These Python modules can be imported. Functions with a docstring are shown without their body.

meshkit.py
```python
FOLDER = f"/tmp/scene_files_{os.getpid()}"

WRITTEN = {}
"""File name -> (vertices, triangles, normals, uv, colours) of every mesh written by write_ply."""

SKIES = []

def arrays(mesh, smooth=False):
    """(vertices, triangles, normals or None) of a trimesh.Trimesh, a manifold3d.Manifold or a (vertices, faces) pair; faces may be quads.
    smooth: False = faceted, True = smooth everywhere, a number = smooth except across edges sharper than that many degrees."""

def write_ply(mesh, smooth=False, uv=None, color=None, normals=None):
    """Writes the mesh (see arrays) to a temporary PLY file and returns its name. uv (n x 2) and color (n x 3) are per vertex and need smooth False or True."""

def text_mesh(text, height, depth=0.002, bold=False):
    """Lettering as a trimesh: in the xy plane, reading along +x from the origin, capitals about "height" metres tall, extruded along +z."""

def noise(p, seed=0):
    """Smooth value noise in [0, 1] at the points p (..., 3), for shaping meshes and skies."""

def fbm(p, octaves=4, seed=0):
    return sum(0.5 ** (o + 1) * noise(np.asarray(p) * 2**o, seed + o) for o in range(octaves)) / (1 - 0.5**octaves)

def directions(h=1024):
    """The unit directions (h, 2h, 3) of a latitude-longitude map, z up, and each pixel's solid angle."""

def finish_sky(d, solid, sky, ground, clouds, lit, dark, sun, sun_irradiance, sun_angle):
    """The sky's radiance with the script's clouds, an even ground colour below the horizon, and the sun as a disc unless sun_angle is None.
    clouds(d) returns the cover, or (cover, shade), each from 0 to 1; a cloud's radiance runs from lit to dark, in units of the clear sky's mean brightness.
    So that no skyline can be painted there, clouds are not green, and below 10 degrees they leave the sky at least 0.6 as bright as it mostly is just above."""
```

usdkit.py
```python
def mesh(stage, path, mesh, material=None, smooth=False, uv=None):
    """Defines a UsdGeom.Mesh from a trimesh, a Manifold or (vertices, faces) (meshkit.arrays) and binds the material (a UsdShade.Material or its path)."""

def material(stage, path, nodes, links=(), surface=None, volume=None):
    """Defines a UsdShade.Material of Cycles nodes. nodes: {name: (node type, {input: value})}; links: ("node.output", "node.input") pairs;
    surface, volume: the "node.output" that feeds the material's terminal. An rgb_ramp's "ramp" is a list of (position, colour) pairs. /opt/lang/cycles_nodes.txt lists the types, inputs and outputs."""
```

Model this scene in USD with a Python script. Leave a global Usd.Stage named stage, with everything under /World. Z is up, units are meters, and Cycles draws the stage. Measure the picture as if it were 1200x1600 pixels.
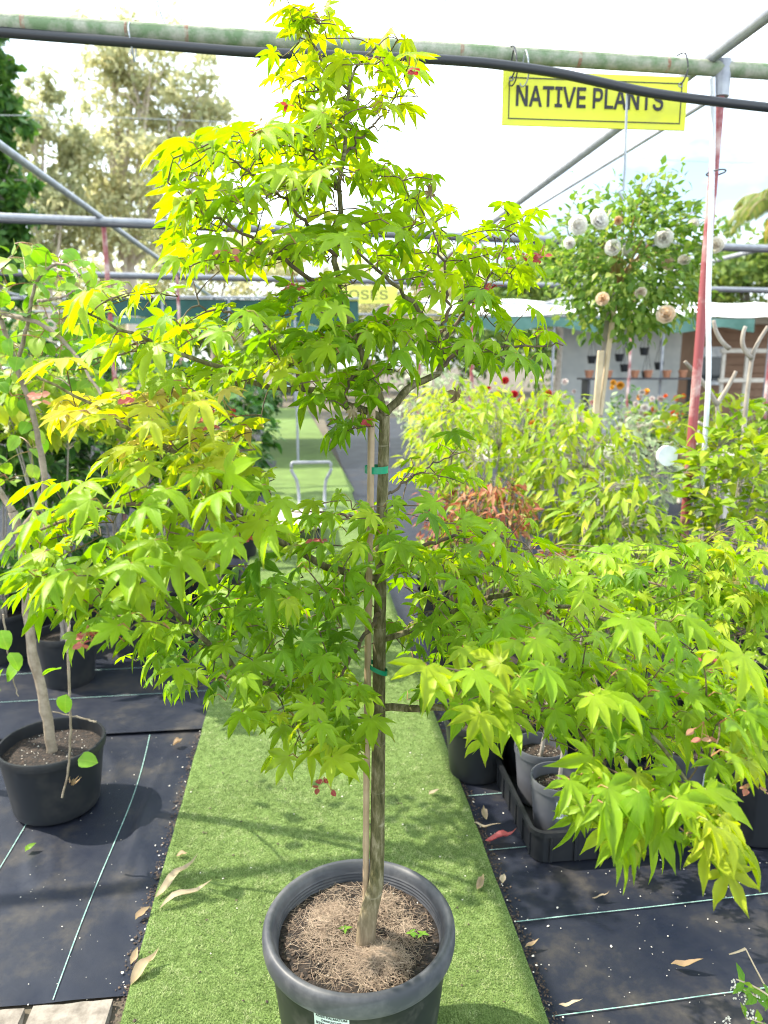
import math, random
import numpy as np, trimesh
import usdkit, meshkit
from pxr import Usd, UsdGeom, UsdLux, UsdShade, Gf, Sdf, Vt
from shapely.geometry import Polygon, Point

stage = Usd.Stage.CreateInMemory()
UsdGeom.SetStageUpAxis(stage, 'Z')
UsdGeom.SetStageMetersPerUnit(stage, 1.0)
UsdGeom.Xform.Define(stage, '/World'); UsdGeom.Scope.Define(stage, '/World/Looks')
R = np.random.RandomState(11); random.seed(11)
A = np.array

# ------------------------------------------------------------------ camera, sky, sun
F, PIT, YAW, EYE = 1155.0, math.radians(11.36), math.radians(6.06), 1.58
FW = A([math.sin(YAW)*math.cos(PIT), math.cos(YAW)*math.cos(PIT), -math.sin(PIT)])
RT = A([math.cos(YAW), -math.sin(YAW), 0.0]); UP = np.cross(RT, FW)
CAM = A([0, 0, EYE]); FH = A([math.sin(YAW), math.cos(YAW), 0.0])
cam = UsdGeom.Camera.Define(stage, '/World/camera')
m4 = np.eye(4); m4[0, :3], m4[1, :3], m4[2, :3], m4[3, :3] = RT, UP, -FW, CAM
cam.AddTransformOp().Set(Gf.Matrix4d(*m4.ravel().tolist()))
cam.CreateHorizontalApertureAttr(36.0); cam.CreateVerticalApertureAttr(48.0)
cam.CreateFocalLengthAttr(36.0*F/1200.0)
cam.CreateFStopAttr(5.6); cam.CreateFocusDistanceAttr(1.45)
cam.CreateExposureAttr(1.45)
SUN = A([-0.78, 0.26, 0.0]); SUN = SUN/np.linalg.norm(SUN); SEL = math.radians(50)
sun_dir = A([SUN[0]*math.cos(SEL), SUN[1]*math.cos(SEL), math.sin(SEL)])
SKY = 0.125
M_ = usdkit.material
dome = UsdLux.DomeLight.Define(stage, '/World/sky')
skym = M_(stage, '/World/Looks/sky_look', {
    'sky': ('sky_texture', {'sky_type': 'single_scattering', 'sun_disc': False, 'sun_elevation': SEL, 'sun_rotation': math.atan2(SUN[0], SUN[1]), 'air_density': 1.0, 'aerosol_density': 2.0}),
    'tc': ('texture_coordinate', {}), 'mp': ('mapping', {'scale': (1.0, 1.0, 2.2), 'location': (0.35, 0.1, 0.6)}),
    'n': ('noise_texture', {'scale': 2.1, 'detail': 6.0, 'roughness': 0.55}),
    'r': ('rgb_ramp', {'ramp': [(0.40, (0.06,)*3), (0.56, (0.90,)*3)]}),
    'mx': ('mix_color', {'b': (8.4, 9.3, 9.8), 'use_clamp': False}), 'bg': ('background_shader', {'strength': SKY})},
    [('tc.generated', 'mp.vector'), ('mp.vector', 'n.vector'), ('n.fac', 'r.fac'), ('r.color', 'mx.fac'), ('sky.color', 'mx.a'), ('mx.result', 'bg.color')], surface='bg.background')
UsdShade.MaterialBindingAPI.Apply(dome.GetPrim()).Bind(skym)
dome.GetPrim().SetCustomDataByKey('kind', 'structure')
sun = UsdLux.DistantLight.Define(stage, '/World/sun')
sun.CreateNormalizeAttr(True); sun.CreateIntensityAttr(1.0); sun.CreateAngleAttr(0.53); sun.CreateColorAttr((1.0, 0.93, 0.80))
zz = sun_dir; xx = np.cross([0, 0, 1], zz); xx /= np.linalg.norm(xx); yy = np.cross(zz, xx)
ms = np.eye(4); ms[0, :3], ms[1, :3], ms[2, :3] = xx, yy, zz
sun.AddTransformOp().Set(Gf.Matrix4d(*ms.ravel().tolist()))

# ------------------------------------------------------------------ measuring helpers (a photo pixel to a point at a real distance)
def ray(x, y): return FW + RT*(x-600)/F + UP*(800-y)/F
def at(x, y, d): r = ray(x, y); return CAM + r*d/(r@FH)
def gnd(x, y, z=0.0): r = ray(x, y); return CAM + r*(z-EYE)/r[2]
def atY(x, y, Y): r = ray(x, y); return CAM + r*Y/r[1]
def proj(p): q = np.atleast_2d(p)-CAM; z = q@FW; return 600+F*(q@RT)/z, 800-F*(q@UP)/z, z

# ------------------------------------------------------------------ scene helpers
used, LOC = {}, {}
def free(path):
    if path not in used: used[path] = 0; return path
    used[path] += 1
    return f'{path}_{used[path]:03d}'
def tag(p, label=None, cat=None, group=None, kind=None):
    for k, v in (('label', label), ('category', cat), ('group', group), ('kind', kind)):
        if v: p.SetCustomDataByKey(k, v)
    return p
def thing(name, label, cat, loc=(0, 0, 0), group=None, kind=None):
    path = free('/World/'+name)
    x = UsdGeom.Xform.Define(stage, path); x.AddTranslateOp().Set(Gf.Vec3d(*map(float, loc)))
    LOC[path] = A(loc, float)
    return tag(x.GetPrim(), label, cat, group, kind)
def vnormals(v, f):
    n = np.zeros_like(v); fn = np.cross(v[f[:, 1]]-v[f[:, 0]], v[f[:, 2]]-v[f[:, 0]])
    for k in range(3): np.add.at(n, f[:, k], fn)
    l = np.linalg.norm(n, axis=1, keepdims=True)
    return np.where(l > 1e-14, n/np.maximum(l, 1e-14), [0, 0, 1.0])
def part(name, mesh, mat, parent=None, smooth=False, data=None, label=None, kind=None, cat=None, group=None):
    """One Mesh prim in world coordinates under parent (or under /World)."""
    base = str(parent.GetPath()) if parent is not None else '/World'
    path = free(base+'/'+name)
    loc = LOC.get(base, np.zeros(3)); LOC[path] = loc
    if data is not None:
        v, f = mesh; v = A(v, float)-loc
        m = UsdGeom.Mesh.Define(stage, path)
        m.CreatePointsAttr(Vt.Vec3fArray.FromNumpy(v.astype(np.float32)))
        m.CreateFaceVertexCountsAttr(Vt.IntArray.FromNumpy(np.full(len(f), 3, np.int32)))
        m.CreateFaceVertexIndicesAttr(Vt.IntArray.FromNumpy(A(f).astype(np.int32).ravel()))
        m.CreateSubdivisionSchemeAttr('none')
        m.CreateNormalsAttr(Vt.Vec3fArray.FromNumpy(vnormals(v, A(f)).astype(np.float32))); m.SetNormalsInterpolation('vertex')
        UsdGeom.PrimvarsAPI(m).CreatePrimvar('leafdata', Sdf.ValueTypeNames.Float3Array, 'vertex').Set(Vt.Vec3fArray.FromNumpy(A(data, np.float32)))
        UsdShade.MaterialBindingAPI.Apply(m.GetPrim()).Bind(mat)
    else:
        v, f, n = meshkit.arrays(mesh, smooth)
        m = usdkit.mesh(stage, path, (v-loc, f), mat, smooth=False)
        if n is not None:
            m.CreateNormalsAttr(Vt.Vec3fArray.FromNumpy(n.astype(np.float32))); m.SetNormalsInterpolation('vertex')
    return tag(m.GetPrim(), label, cat, group, kind)
def copy_of(src, name, loc, label, cat, group=None, rz=0.0, sc=1.0):
    path = free('/World/'+name)
    x = UsdGeom.Xform.Define(stage, path); x.AddTranslateOp().Set(Gf.Vec3d(*map(float, loc)))
    if rz: x.AddRotateZOp().Set(rz)
    if sc != 1.0: x.AddScaleOp().Set(Gf.Vec3f(*( (sc,)*3 if np.ndim(sc) == 0 else sc)))
    x.GetPrim().GetReferences().AddInternalReference(src.GetPath()); x.GetPrim().SetInstanceable(True)
    # the op order of the source must not leak in
    return tag(x.GetPrim(), label, cat, group)
def tube(pts, rad, n=8, cap=True):
    pts = A(pts, float); k = len(pts); rad = np.broadcast_to(A(rad, float), (k,))
    t = np.gradient(pts, axis=0); t /= np.maximum(np.linalg.norm(t, axis=1, keepdims=True), 1e-9)
    ref = A([0, 0, 1.0]) if abs(t[:, 2]).mean() < 0.8 else A([1.0, 0, 0])
    u = np.cross(t, ref); u /= np.maximum(np.linalg.norm(u, axis=1, keepdims=True), 1e-9); w = np.cross(t, u)
    a = np.arange(n)/n*2*math.pi
    v = (pts[:, None] + rad[:, None, None]*(np.cos(a)[None, :, None]*u[:, None]+np.sin(a)[None, :, None]*w[:, None])).reshape(-1, 3)
    f = []
    for i in range(k-1):
        for j in range(n):
            a0, a1, b0, b1 = i*n+j, i*n+(j+1) % n, (i+1)*n+j, (i+1)*n+(j+1) % n
            f += [(a0, b0, a1), (a1, b0, b1)]
    if cap:
        for j in range(1, n-1): f += [(0, j, j+1), ((k-1)*n, (k-1)*n+j+1, (k-1)*n+j)]
    return v, A(f)
def cat_(ms):
    v, f, o = [], [], 0
    for a, b in ms: v.append(a); f.append(A(b)+o); o += len(a)
    return np.vstack(v), np.vstack(f)
def spline(pts, n=24):
    pts = A(pts, float)
    if len(pts) < 3: return np.linspace(pts[0], pts[-1], n)
    d = np.r_[0, np.cumsum(np.linalg.norm(np.diff(pts, axis=0), axis=1))]
    from scipy.interpolate import PchipInterpolator
    return PchipInterpolator(d, pts)(np.linspace(0, d[-1], n))
def box(c, s, bev=0.0):
    b = trimesh.creation.box(s)
    if bev:
        pts = []
        for sx in (-1, 1):
            for sy in (-1, 1):
                for sz in (-1, 1):
                    h = A(s)/2
                    for k in range(3):
                        q = h-bev; q[k] = h[k]; pts.append(q*[sx, sy, sz])
        b = trimesh.convex.convex_hull(A(pts))
    b.apply_translation(c); return b.vertices.view(np.ndarray), b.faces.view(np.ndarray)
def bar(p, q, w, t):
    """A straight bar of section w x t from p to q (t along the most vertical side)."""
    p, q = A(p, float), A(q, float); d = q-p; L = np.linalg.norm(d); d = d/L
    ref = A([0, 0, 1.0]) if abs(d[2]) < 0.9 else A([0, 1.0, 0])
    u = np.cross(d, ref); u /= np.linalg.norm(u); w2 = np.cross(u, d)
    v, f = box((0, 0, 0), (L, w, t), min(w, t)*0.12)
    return (p+q)/2 + v[:, :1]*d + v[:, 1:2]*u + v[:, 2:]*w2, f
def lathe(prof, n=48, c=(0, 0, 0)):
    prof = A(prof, float); k = len(prof); a = np.arange(n)/n*2*math.pi
    v = np.stack([prof[:, None, 0]*np.cos(a), prof[:, None, 0]*np.sin(a), np.repeat(prof[:, 1:2], n, 1)], -1).reshape(-1, 3)
    f = []
    for i in range(k-1):
        for j in range(n):
            a0, a1, b0, b1 = i*n+j, i*n+(j+1) % n, (i+1)*n+j, (i+1)*n+(j+1) % n
            f += [(a0, a1, b0), (a1, b1, b0)]
    return v+A(c), A(f)
def grid(x0, x1, y0, y1, nx, ny, zf):
    X, Y = np.meshgrid(np.linspace(x0, x1, nx), np.linspace(y0, y1, ny)); Z = zf(X, Y)
    v = np.stack([X, Y, Z], -1).reshape(-1, 3); f = []
    i = np.arange(ny-1)[:, None]*nx+np.arange(nx-1)[None]
    i = i.ravel(); f = np.vstack([np.stack([i, i+1, i+nx+1], 1), np.stack([i, i+nx+1, i+nx], 1)])
    return v, f

# ------------------------------------------------------------------ materials
def simple(name, col, rough=0.5, metal=0.0, noise=None, bump=None, spec=0.5, coat=0.0):
    """noise = (scale, second colour, lo, hi); bump = (scale, strength, distance)."""
    n = {'p': ('principled_bsdf', {'base_color': col, 'roughness': rough, 'metallic': metal, 'specular_ior_level': spec, 'coat_weight': coat})}; l = []
    if noise or bump: n['tc'] = ('texture_coordinate', {})
    if noise:
        n['n'] = ('noise_texture', {'scale': noise[0], 'detail': 6.0, 'roughness': 0.62}); n['r'] = ('rgb_ramp', {'ramp': [(noise[2], col), (noise[3], noise[1])]})
        l += [('tc.object', 'n.vector'), ('n.fac', 'r.fac'), ('r.color', 'p.base_color')]
    if bump:
        n['b'] = ('noise_texture', {'scale': bump[0], 'detail': 4.0}); n['bp'] = ('bump', {'strength': bump[1], 'distance': bump[2]})
        l += [('tc.object', 'b.vector'), ('b.fac', 'bp.height'), ('bp.normal', 'p.normal')]
    return M_(stage, '/World/Looks/'+name, n, l, surface='p.BSDF')
def leafmat(name, stops, trans=0.45, rough=0.42, vein=0.26, glow=1.45):
    """Leaf tissue: colour by the leaf's own age (leafdata.z), pale midrib, light passes through."""
    return M_(stage, '/World/Looks/'+name, {
        'a': ('attribute', {'attribute': 'leafdata'}), 's': ('separate_xyz', {}), 'r': ('rgb_ramp', {'ramp': stops}),
        'tc': ('texture_coordinate', {}), 'n': ('noise_texture', {'scale': 28.0, 'detail': 3.0}), 'nv': ('map_range', {'from_min': 0.3, 'from_max': 0.7, 'to_min': 0.82, 'to_max': 1.14}),
        'ab': ('math', {'math_type': 'absolute'}), 'mr': ('map_range', {'from_min': 0.02, 'from_max': 0.11, 'to_min': vein, 'to_max': 0.0, 'clamp': True}),
        # side veins run forward from the midrib
        'v1': ('math', {'math_type': 'multiply_add', 'value2': -0.55}), 'v2': ('math', {'math_type': 'multiply', 'value2': 52.0}), 'v3': ('math', {'math_type': 'sine'}), 'v4': ('map_range', {'from_min': 0.80, 'from_max': 1.0, 'to_min': 0.0, 'to_max': vein*0.45, 'clamp': True}),
        'vm': ('math', {'math_type': 'maximum'}),
        'tp': ('map_range', {'from_min': 0.80, 'from_max': 1.0, 'to_min': 0.0, 'to_max': 0.8, 'clamp': True}), 'nt': ('map_range', {'from_min': 0.56, 'from_max': 0.64, 'to_min': 0.0, 'to_max': 1.0, 'clamp': True}), 'tm': ('math', {'math_type': 'multiply'}), 'br': ('mix_color', {'b': (0.20, 0.10, 0.035)}), 'mul': ('mix_color', {'blend_type': 'multiply', 'fac': 1.0}), 'cc': ('combine_xyz', {}), 'pale': ('mix_color', {'b': (0.34, 0.45, 0.08)}),
        'bw': ('bump', {'strength': 0.35, 'distance': 0.002, 'invert': True}),
        'p': ('principled_bsdf', {'roughness': rough, 'specular_ior_level': 0.26}), 'hs': ('hsv', {'hue': 0.494, 'saturation': 1.12, 'value': glow}), 't': ('translucent_bsdf', {}), 'mc': ('mix_closure', {'fac': trans})},
        [('a.vector', 's.vector'), ('s.z', 'r.fac'), ('tc.object', 'n.vector'), ('n.fac', 'nv.value'), ('nv.result', 'cc.x'), ('nv.result', 'cc.y'), ('nv.result', 'cc.z'),
         ('r.color', 'mul.a'), ('cc.vector', 'mul.b'), ('s.x', 'ab.value1'), ('ab.value', 'mr.value'), ('ab.value', 'v1.value1'), ('s.y', 'v1.value3'), ('v1.value', 'v2.value1'), ('v2.value', 'v3.value1'), ('v3.value', 'v4.value'),
         ('mr.result', 'vm.value1'), ('v4.result', 'vm.value2'), ('vm.value', 'pale.fac'), ('mul.result', 'pale.a'), ('s.y', 'tp.value'), ('n.fac', 'nt.value'), ('tp.result', 'tm.value1'), ('nt.result', 'tm.value2'), ('tm.value', 'br.fac'), ('pale.result', 'br.a'), ('br.result', 'p.base_color'), ('br.result', 'hs.color'), ('hs.color', 't.color'),
         ('vm.value', 'bw.height'), ('bw.normal', 'p.normal'), ('p.BSDF', 'mc.closure1'), ('t.BSDF', 'mc.closure2')], surface='mc.closure')

MAPLE = leafmat('maple_leaf_look', [(0.0, (0.06, 0.16, 0.010)), (0.28, (0.15, 0.30, 0.012)), (0.55, (0.27, 0.41, 0.018)), (0.82, (0.42, 0.46, 0.03)), (1.0, (0.50, 0.37, 0.12))], trans=0.5)
MULB = leafmat('mulberry_leaf_look', [(0.0, (0.06, 0.17, 0.02)), (0.5, (0.15, 0.32, 0.03)), (1.0, (0.34, 0.44, 0.06))], trans=0.45)
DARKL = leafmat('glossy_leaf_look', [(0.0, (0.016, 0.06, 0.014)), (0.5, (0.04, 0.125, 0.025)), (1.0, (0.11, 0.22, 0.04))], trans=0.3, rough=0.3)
LIME = leafmat('lime_leaf_look', [(0.0, (0.08, 0.18, 0.015)), (0.5, (0.22, 0.34, 0.025)), (1.0, (0.44, 0.48, 0.05))], trans=0.45)
GREYL = leafmat('grey_leaf_look', [(0.0, (0.10, 0.16, 0.08)), (0.5, (0.22, 0.29, 0.16)), (1.0, (0.40, 0.45, 0.30))], trans=0.3, rough=0.6)
REDL = leafmat('red_leaf_look', [(0.0, (0.16, 0.035, 0.03)), (0.5, (0.34, 0.10, 0.07)), (1.0, (0.46, 0.26, 0.12))], trans=0.4)
ROSEL = leafmat('rose_leaf_look', [(0.0, (0.05, 0.12, 0.02)), (0.5, (0.14, 0.25, 0.04)), (1.0, (0.34, 0.40, 0.10))], trans=0.42, rough=0.35)
GUM = leafmat('gum_leaf_look', [(0.0, (0.24, 0.27, 0.15)), (0.5, (0.42, 0.43, 0.24)), (1.0, (0.60, 0.56, 0.34))], trans=0.45, rough=0.5, vein=0.0)
FARG = leafmat('far_green_leaf_look', [(0.0, (0.05, 0.11, 0.03)), (0.5, (0.12, 0.21, 0.05)), (1.0, (0.26, 0.33, 0.08))], trans=0.35, vein=0.0)
PALML = leafmat('palm_leaf_look', [(0.0, (0.08, 0.16, 0.04)), (0.5, (0.22, 0.26, 0.06)), (1.0, (0.45, 0.30, 0.08))], trans=0.35, vein=0.0)
SAMARA = leafmat('seed_wing_look', [(0.0, (0.36, 0.04, 0.06)), (0.5, (0.40, 0.10, 0.09)), (1.0, (0.46, 0.24, 0.16))], trans=0.3, vein=0.25)
DRYL = leafmat('dry_leaf_look', [(0.0, (0.20, 0.12, 0.06)), (0.5, (0.30, 0.21, 0.13)), (1.0, (0.43, 0.35, 0.25))], trans=0.25, rough=0.75, vein=0.3)
PETAL = leafmat('white_petal_look', [(0.0, (0.72, 0.42, 0.22)), (0.4, (0.82, 0.66, 0.46)), (0.7, (0.86, 0.82, 0.74)), (1.0, (0.90, 0.89, 0.87))], trans=0.6, rough=0.5, vein=0.0, glow=1.0)
BLOOM = leafmat('bright_petal_look', [(0.0, (0.62, 0.03, 0.05)), (0.25, (0.70, 0.16, 0.04)), (0.5, (0.75, 0.45, 0.05)), (0.75, (0.72, 0.40, 0.42)), (1.0, (0.80, 0.78, 0.72))], trans=0.25, rough=0.5, vein=0.0, glow=1.0)
BARK = M_(stage, '/World/Looks/maple_bark', {
    'tc': ('texture_coordinate', {}), 'mp': ('mapping', {'scale': (95.0, 95.0, 26.0)}), 'n': ('noise_texture', {'scale': 1.0, 'detail': 7.0, 'roughness': 0.65}),
    'r': ('rgb_ramp', {'ramp': [(0.30, (0.045, 0.046, 0.020)), (0.50, (0.12, 0.108, 0.052)), (0.66, (0.24, 0.21, 0.13))]}),
    'sx': ('separate_xyz', {}), 'hr': ('map_range', {'from_min': 0.0, 'from_max': 0.16, 'to_min': 0.8, 'to_max': 0.0, 'clamp': True}), 'mx': ('mix_color', {'b': (0.24, 0.175, 0.12)}),
    'm2': ('mapping', {'scale': (8.0, 8.0, 70.0)}), 'n2': ('noise_texture', {'scale': 1.0, 'detail': 3.0}), 'r2': ('rgb_ramp', {'ramp': [(0.64, (0, 0, 0)), (0.70, (0.6,)*3)]}), 'mx2': ('mix_color', {'b': (0.34, 0.31, 0.22)}),
    'bp': ('bump', {'strength': 0.9, 'distance': 0.004}), 'p': ('principled_bsdf', {'roughness': 0.9, 'specular_ior_level': 0.1})},
    [('tc.object', 'mp.vector'), ('mp.vector', 'n.vector'), ('n.fac', 'r.fac'), ('tc.object', 'sx.vector'), ('sx.z', 'hr.value'), ('hr.result', 'mx.fac'), ('r.color', 'mx.a'),
     ('tc.object', 'm2.vector'), ('m2.vector', 'n2.vector'), ('n2.fac', 'r2.fac'), ('r2.color', 'mx2.fac'), ('mx.result', 'mx2.a'), ('mx2.result', 'p.base_color'), ('n.fac', 'bp.height'), ('bp.normal', 'p.normal')], surface='p.BSDF')
TWIG = simple('twig_bark', (0.05, 0.04, 0.022), 0.7, noise=(40, (0.16, 0.10, 0.055), 0.35, 0.7))
PETIOLE = simple('red_petiole', (0.30, 0.10, 0.05), 0.5, noise=(9, (0.22, 0.26, 0.05), 0.4, 0.6))
PALEB = simple('pale_bark', (0.15, 0.115, 0.075), 0.75, noise=(30, (0.29, 0.24, 0.175), 0.35, 0.7), bump=(50, 0.5, 0.004))
GREYB = simple('grey_bark', (0.20, 0.17, 0.14), 0.8, noise=(12, (0.36, 0.32, 0.27), 0.35, 0.7))
GUMB = simple('gum_bark', (0.42, 0.34, 0.26), 0.8, noise=(2, (0.55, 0.48, 0.40), 0.35, 0.7))
BAMBOO = simple('bamboo_stake', (0.27, 0.185, 0.11), 0.5, noise=(18, (0.38, 0.28, 0.18), 0.35, 0.7))
WOOD = simple('stake_wood', (0.40, 0.30, 0.19), 0.8, noise=(14, (0.52, 0.42, 0.29), 0.3, 0.7))
GTAPE = simple('green_tape', (0.0, 0.20, 0.10), 0.35)
POTR = simple('grey_rim_plastic', (0.034, 0.037, 0.044), 0.5, noise=(13, (0.12, 0.118, 0.12), 0.42, 0.78), bump=(90, 0.12, 0.002))
POTB = simple('black_pot_plastic', (0.009, 0.0105, 0.011), 0.45, noise=(14, (0.055, 0.053, 0.048), 0.52, 0.80), spec=0.35, bump=(60, 0.08, 0.002))
POTS = simple('black_nursery_plastic', (0.008, 0.009, 0.0105), 0.42, noise=(8, (0.026, 0.025, 0.023), 0.52, 0.8), spec=0.35)
POTG = simple('grey_nursery_plastic', (0.07, 0.073, 0.085), 0.4, noise=(6, (0.11, 0.11, 0.115), 0.45, 0.8))
SOIL = simple('potting_soil', (0.012, 0.009, 0.007), 0.95, noise=(90, (0.07, 0.046, 0.031), 0.45, 0.78), bump=(120, 1.0, 0.006))
STRAW = simple('dry_straw', (0.25, 0.18, 0.125), 0.85, noise=(25, (0.42, 0.325, 0.235), 0.3, 0.7))
CHIP = simple('bark_chip', (0.025, 0.017, 0.012), 0.9, noise=(60, (0.14, 0.095, 0.065), 0.4, 0.72))
WHITEBIT = simple('white_grit', (0.62, 0.58, 0.50), 0.8)
LABELP = simple('label_paper', (0.55, 0.64, 0.58), 0.45)
LABELW = simple('label_white', (0.66, 0.68, 0.70), 0.45)
INK = simple('black_ink', (0.012, 0.012, 0.014), 0.5)
YELS = simple('yellow_sign', (0.55, 0.56, 0.025), 0.45, noise=(7, (0.44, 0.44, 0.04), 0.5, 0.85))
YELP = simple('pale_yellow_sign', (0.62, 0.62, 0.10), 0.4)
GALV = simple('galvanised_steel', (0.24, 0.25, 0.28), 0.45, metal=0.4, noise=(14, (0.36, 0.37, 0.39), 0.35, 0.7))
MOSSP = simple('mossy_pipe', (0.30, 0.30, 0.24), 0.75, noise=(16, (0.11, 0.17, 0.08), 0.36, 0.62), bump=(90, 0.6, 0.003))
RUST = simple('rusty_pipe_joint', (0.20, 0.10, 0.06), 0.8, noise=(45, (0.27, 0.27, 0.20), 0.42, 0.62))
HOSE = simple('black_hose', (0.016, 0.017, 0.020), 0.35, bump=(30, 0.08, 0.002))
REDP = simple('red_painted_steel', (0.24, 0.05, 0.055), 0.5, noise=(7, (0.52, 0.40, 0.37), 0.46, 0.66))
WHITEP = simple('white_plastic_pipe', (0.46, 0.48, 0.52), 0.4, noise=(8, (0.66, 0.67, 0.69), 0.4, 0.65))
WIRE = simple('grey_wire', (0.30, 0.33, 0.36), 0.5)
DWIRE = simple('dark_wire', (0.03, 0.03, 0.035), 0.5)
SHADE = simple('green_shade_cloth', (0.012, 0.055, 0.045), 0.8, noise=(6, (0.02, 0.085, 0.07), 0.3, 0.7))
TEAL = simple('teal_canvas', (0.045, 0.13, 0.10), 0.7, noise=(4, (0.09, 0.19, 0.16), 0.35, 0.7))
WCANV = simple('white_canvas', (0.72, 0.74, 0.74), 0.6)
PLAST = simple('white_plastic_sheet', (0.40, 0.42, 0.41), 0.4, noise=(3, (0.55, 0.55, 0.52), 0.3, 0.7))
BROWN = simple('brown_weatherboard', (0.22, 0.12, 0.07), 0.7, noise=(4, (0.27, 0.16, 0.10), 0.3, 0.7))
TIMBER = simple('grey_timber', (0.42, 0.38, 0.32), 0.8, noise=(9, (0.52, 0.48, 0.42), 0.3, 0.7))
TERRA = simple('terracotta', (0.30, 0.13, 0.07), 0.8)
BLUEP = simple('pale_blue_laminate', (0.45, 0.58, 0.68), 0.4)
BENCHG = simple('dark_green_paint', (0.02, 0.05, 0.035), 0.5)
GLASS = simple('dark_window_glass', (0.03, 0.035, 0.04), 0.08)
STITCH = simple('pale_green_stitching', (0.14, 0.27, 0.24), 0.8, noise=(60, (0.26, 0.40, 0.36), 0.4, 0.6))
PAVER = simple('concrete_paver_look', (0.13, 0.11, 0.09), 0.9, noise=(30, (0.27, 0.24, 0.20), 0.35, 0.68), bump=(70, 0.5, 0.004))
EARTH = simple('earth', (0.07, 0.055, 0.04), 0.95, noise=(3, (0.14, 0.12, 0.08), 0.35, 0.7), bump=(20, 0.6, 0.02))
SHED = simple('pink_petal_skin', (0.55, 0.20, 0.20), 0.6)
MAT = M_(stage, '/World/Looks/weed_mat_look', {
    'tc': ('texture_coordinate', {}), 'n': ('noise_texture', {'scale': 3.2, 'detail': 8.0, 'roughness': 0.68}), 'r': ('rgb_ramp', {'ramp': [(0.38, (0.0065, 0.0085, 0.0175)), (0.52, (0.013, 0.0145, 0.022)), (0.62, (0.034, 0.031, 0.030)), (0.76, (0.095, 0.082, 0.068))]}),
    'w1': ('wave_texture', {'bands_direction': 'x', 'scale': 120.0, 'distortion': 0.6}), 'w2': ('wave_texture', {'bands_direction': 'y', 'scale': 120.0, 'distortion': 0.6}), 'wm': ('math', {'math_type': 'multiply'}),
    'nl': ('noise_texture', {'scale': 9.0, 'detail': 3.0}), 'ad': ('math', {'math_type': 'multiply_add', 'value2': 0.12}),
    'bp': ('bump', {'strength': 0.5, 'distance': 0.004}), 'rr': ('map_range', {'from_min': 0.3, 'from_max': 0.7, 'to_min': 0.42, 'to_max': 0.62}), 'p': ('principled_bsdf', {'specular_ior_level': 0.28, 'specular_tint': (0.75, 0.85, 1.0)})},
    [('tc.object', 'n.vector'), ('n.fac', 'r.fac'), ('r.color', 'p.base_color'), ('tc.object', 'w1.vector'), ('tc.object', 'w2.vector'), ('w1.fac', 'wm.value1'), ('w2.fac', 'wm.value2'), ('tc.object', 'nl.vector'),
     ('wm.value', 'ad.value1'), ('nl.fac', 'ad.value3'), ('ad.value', 'bp.height'), ('bp.normal', 'p.normal'), ('n.fac', 'rr.value'), ('rr.result', 'p.roughness')], surface='p.BSDF')
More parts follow.
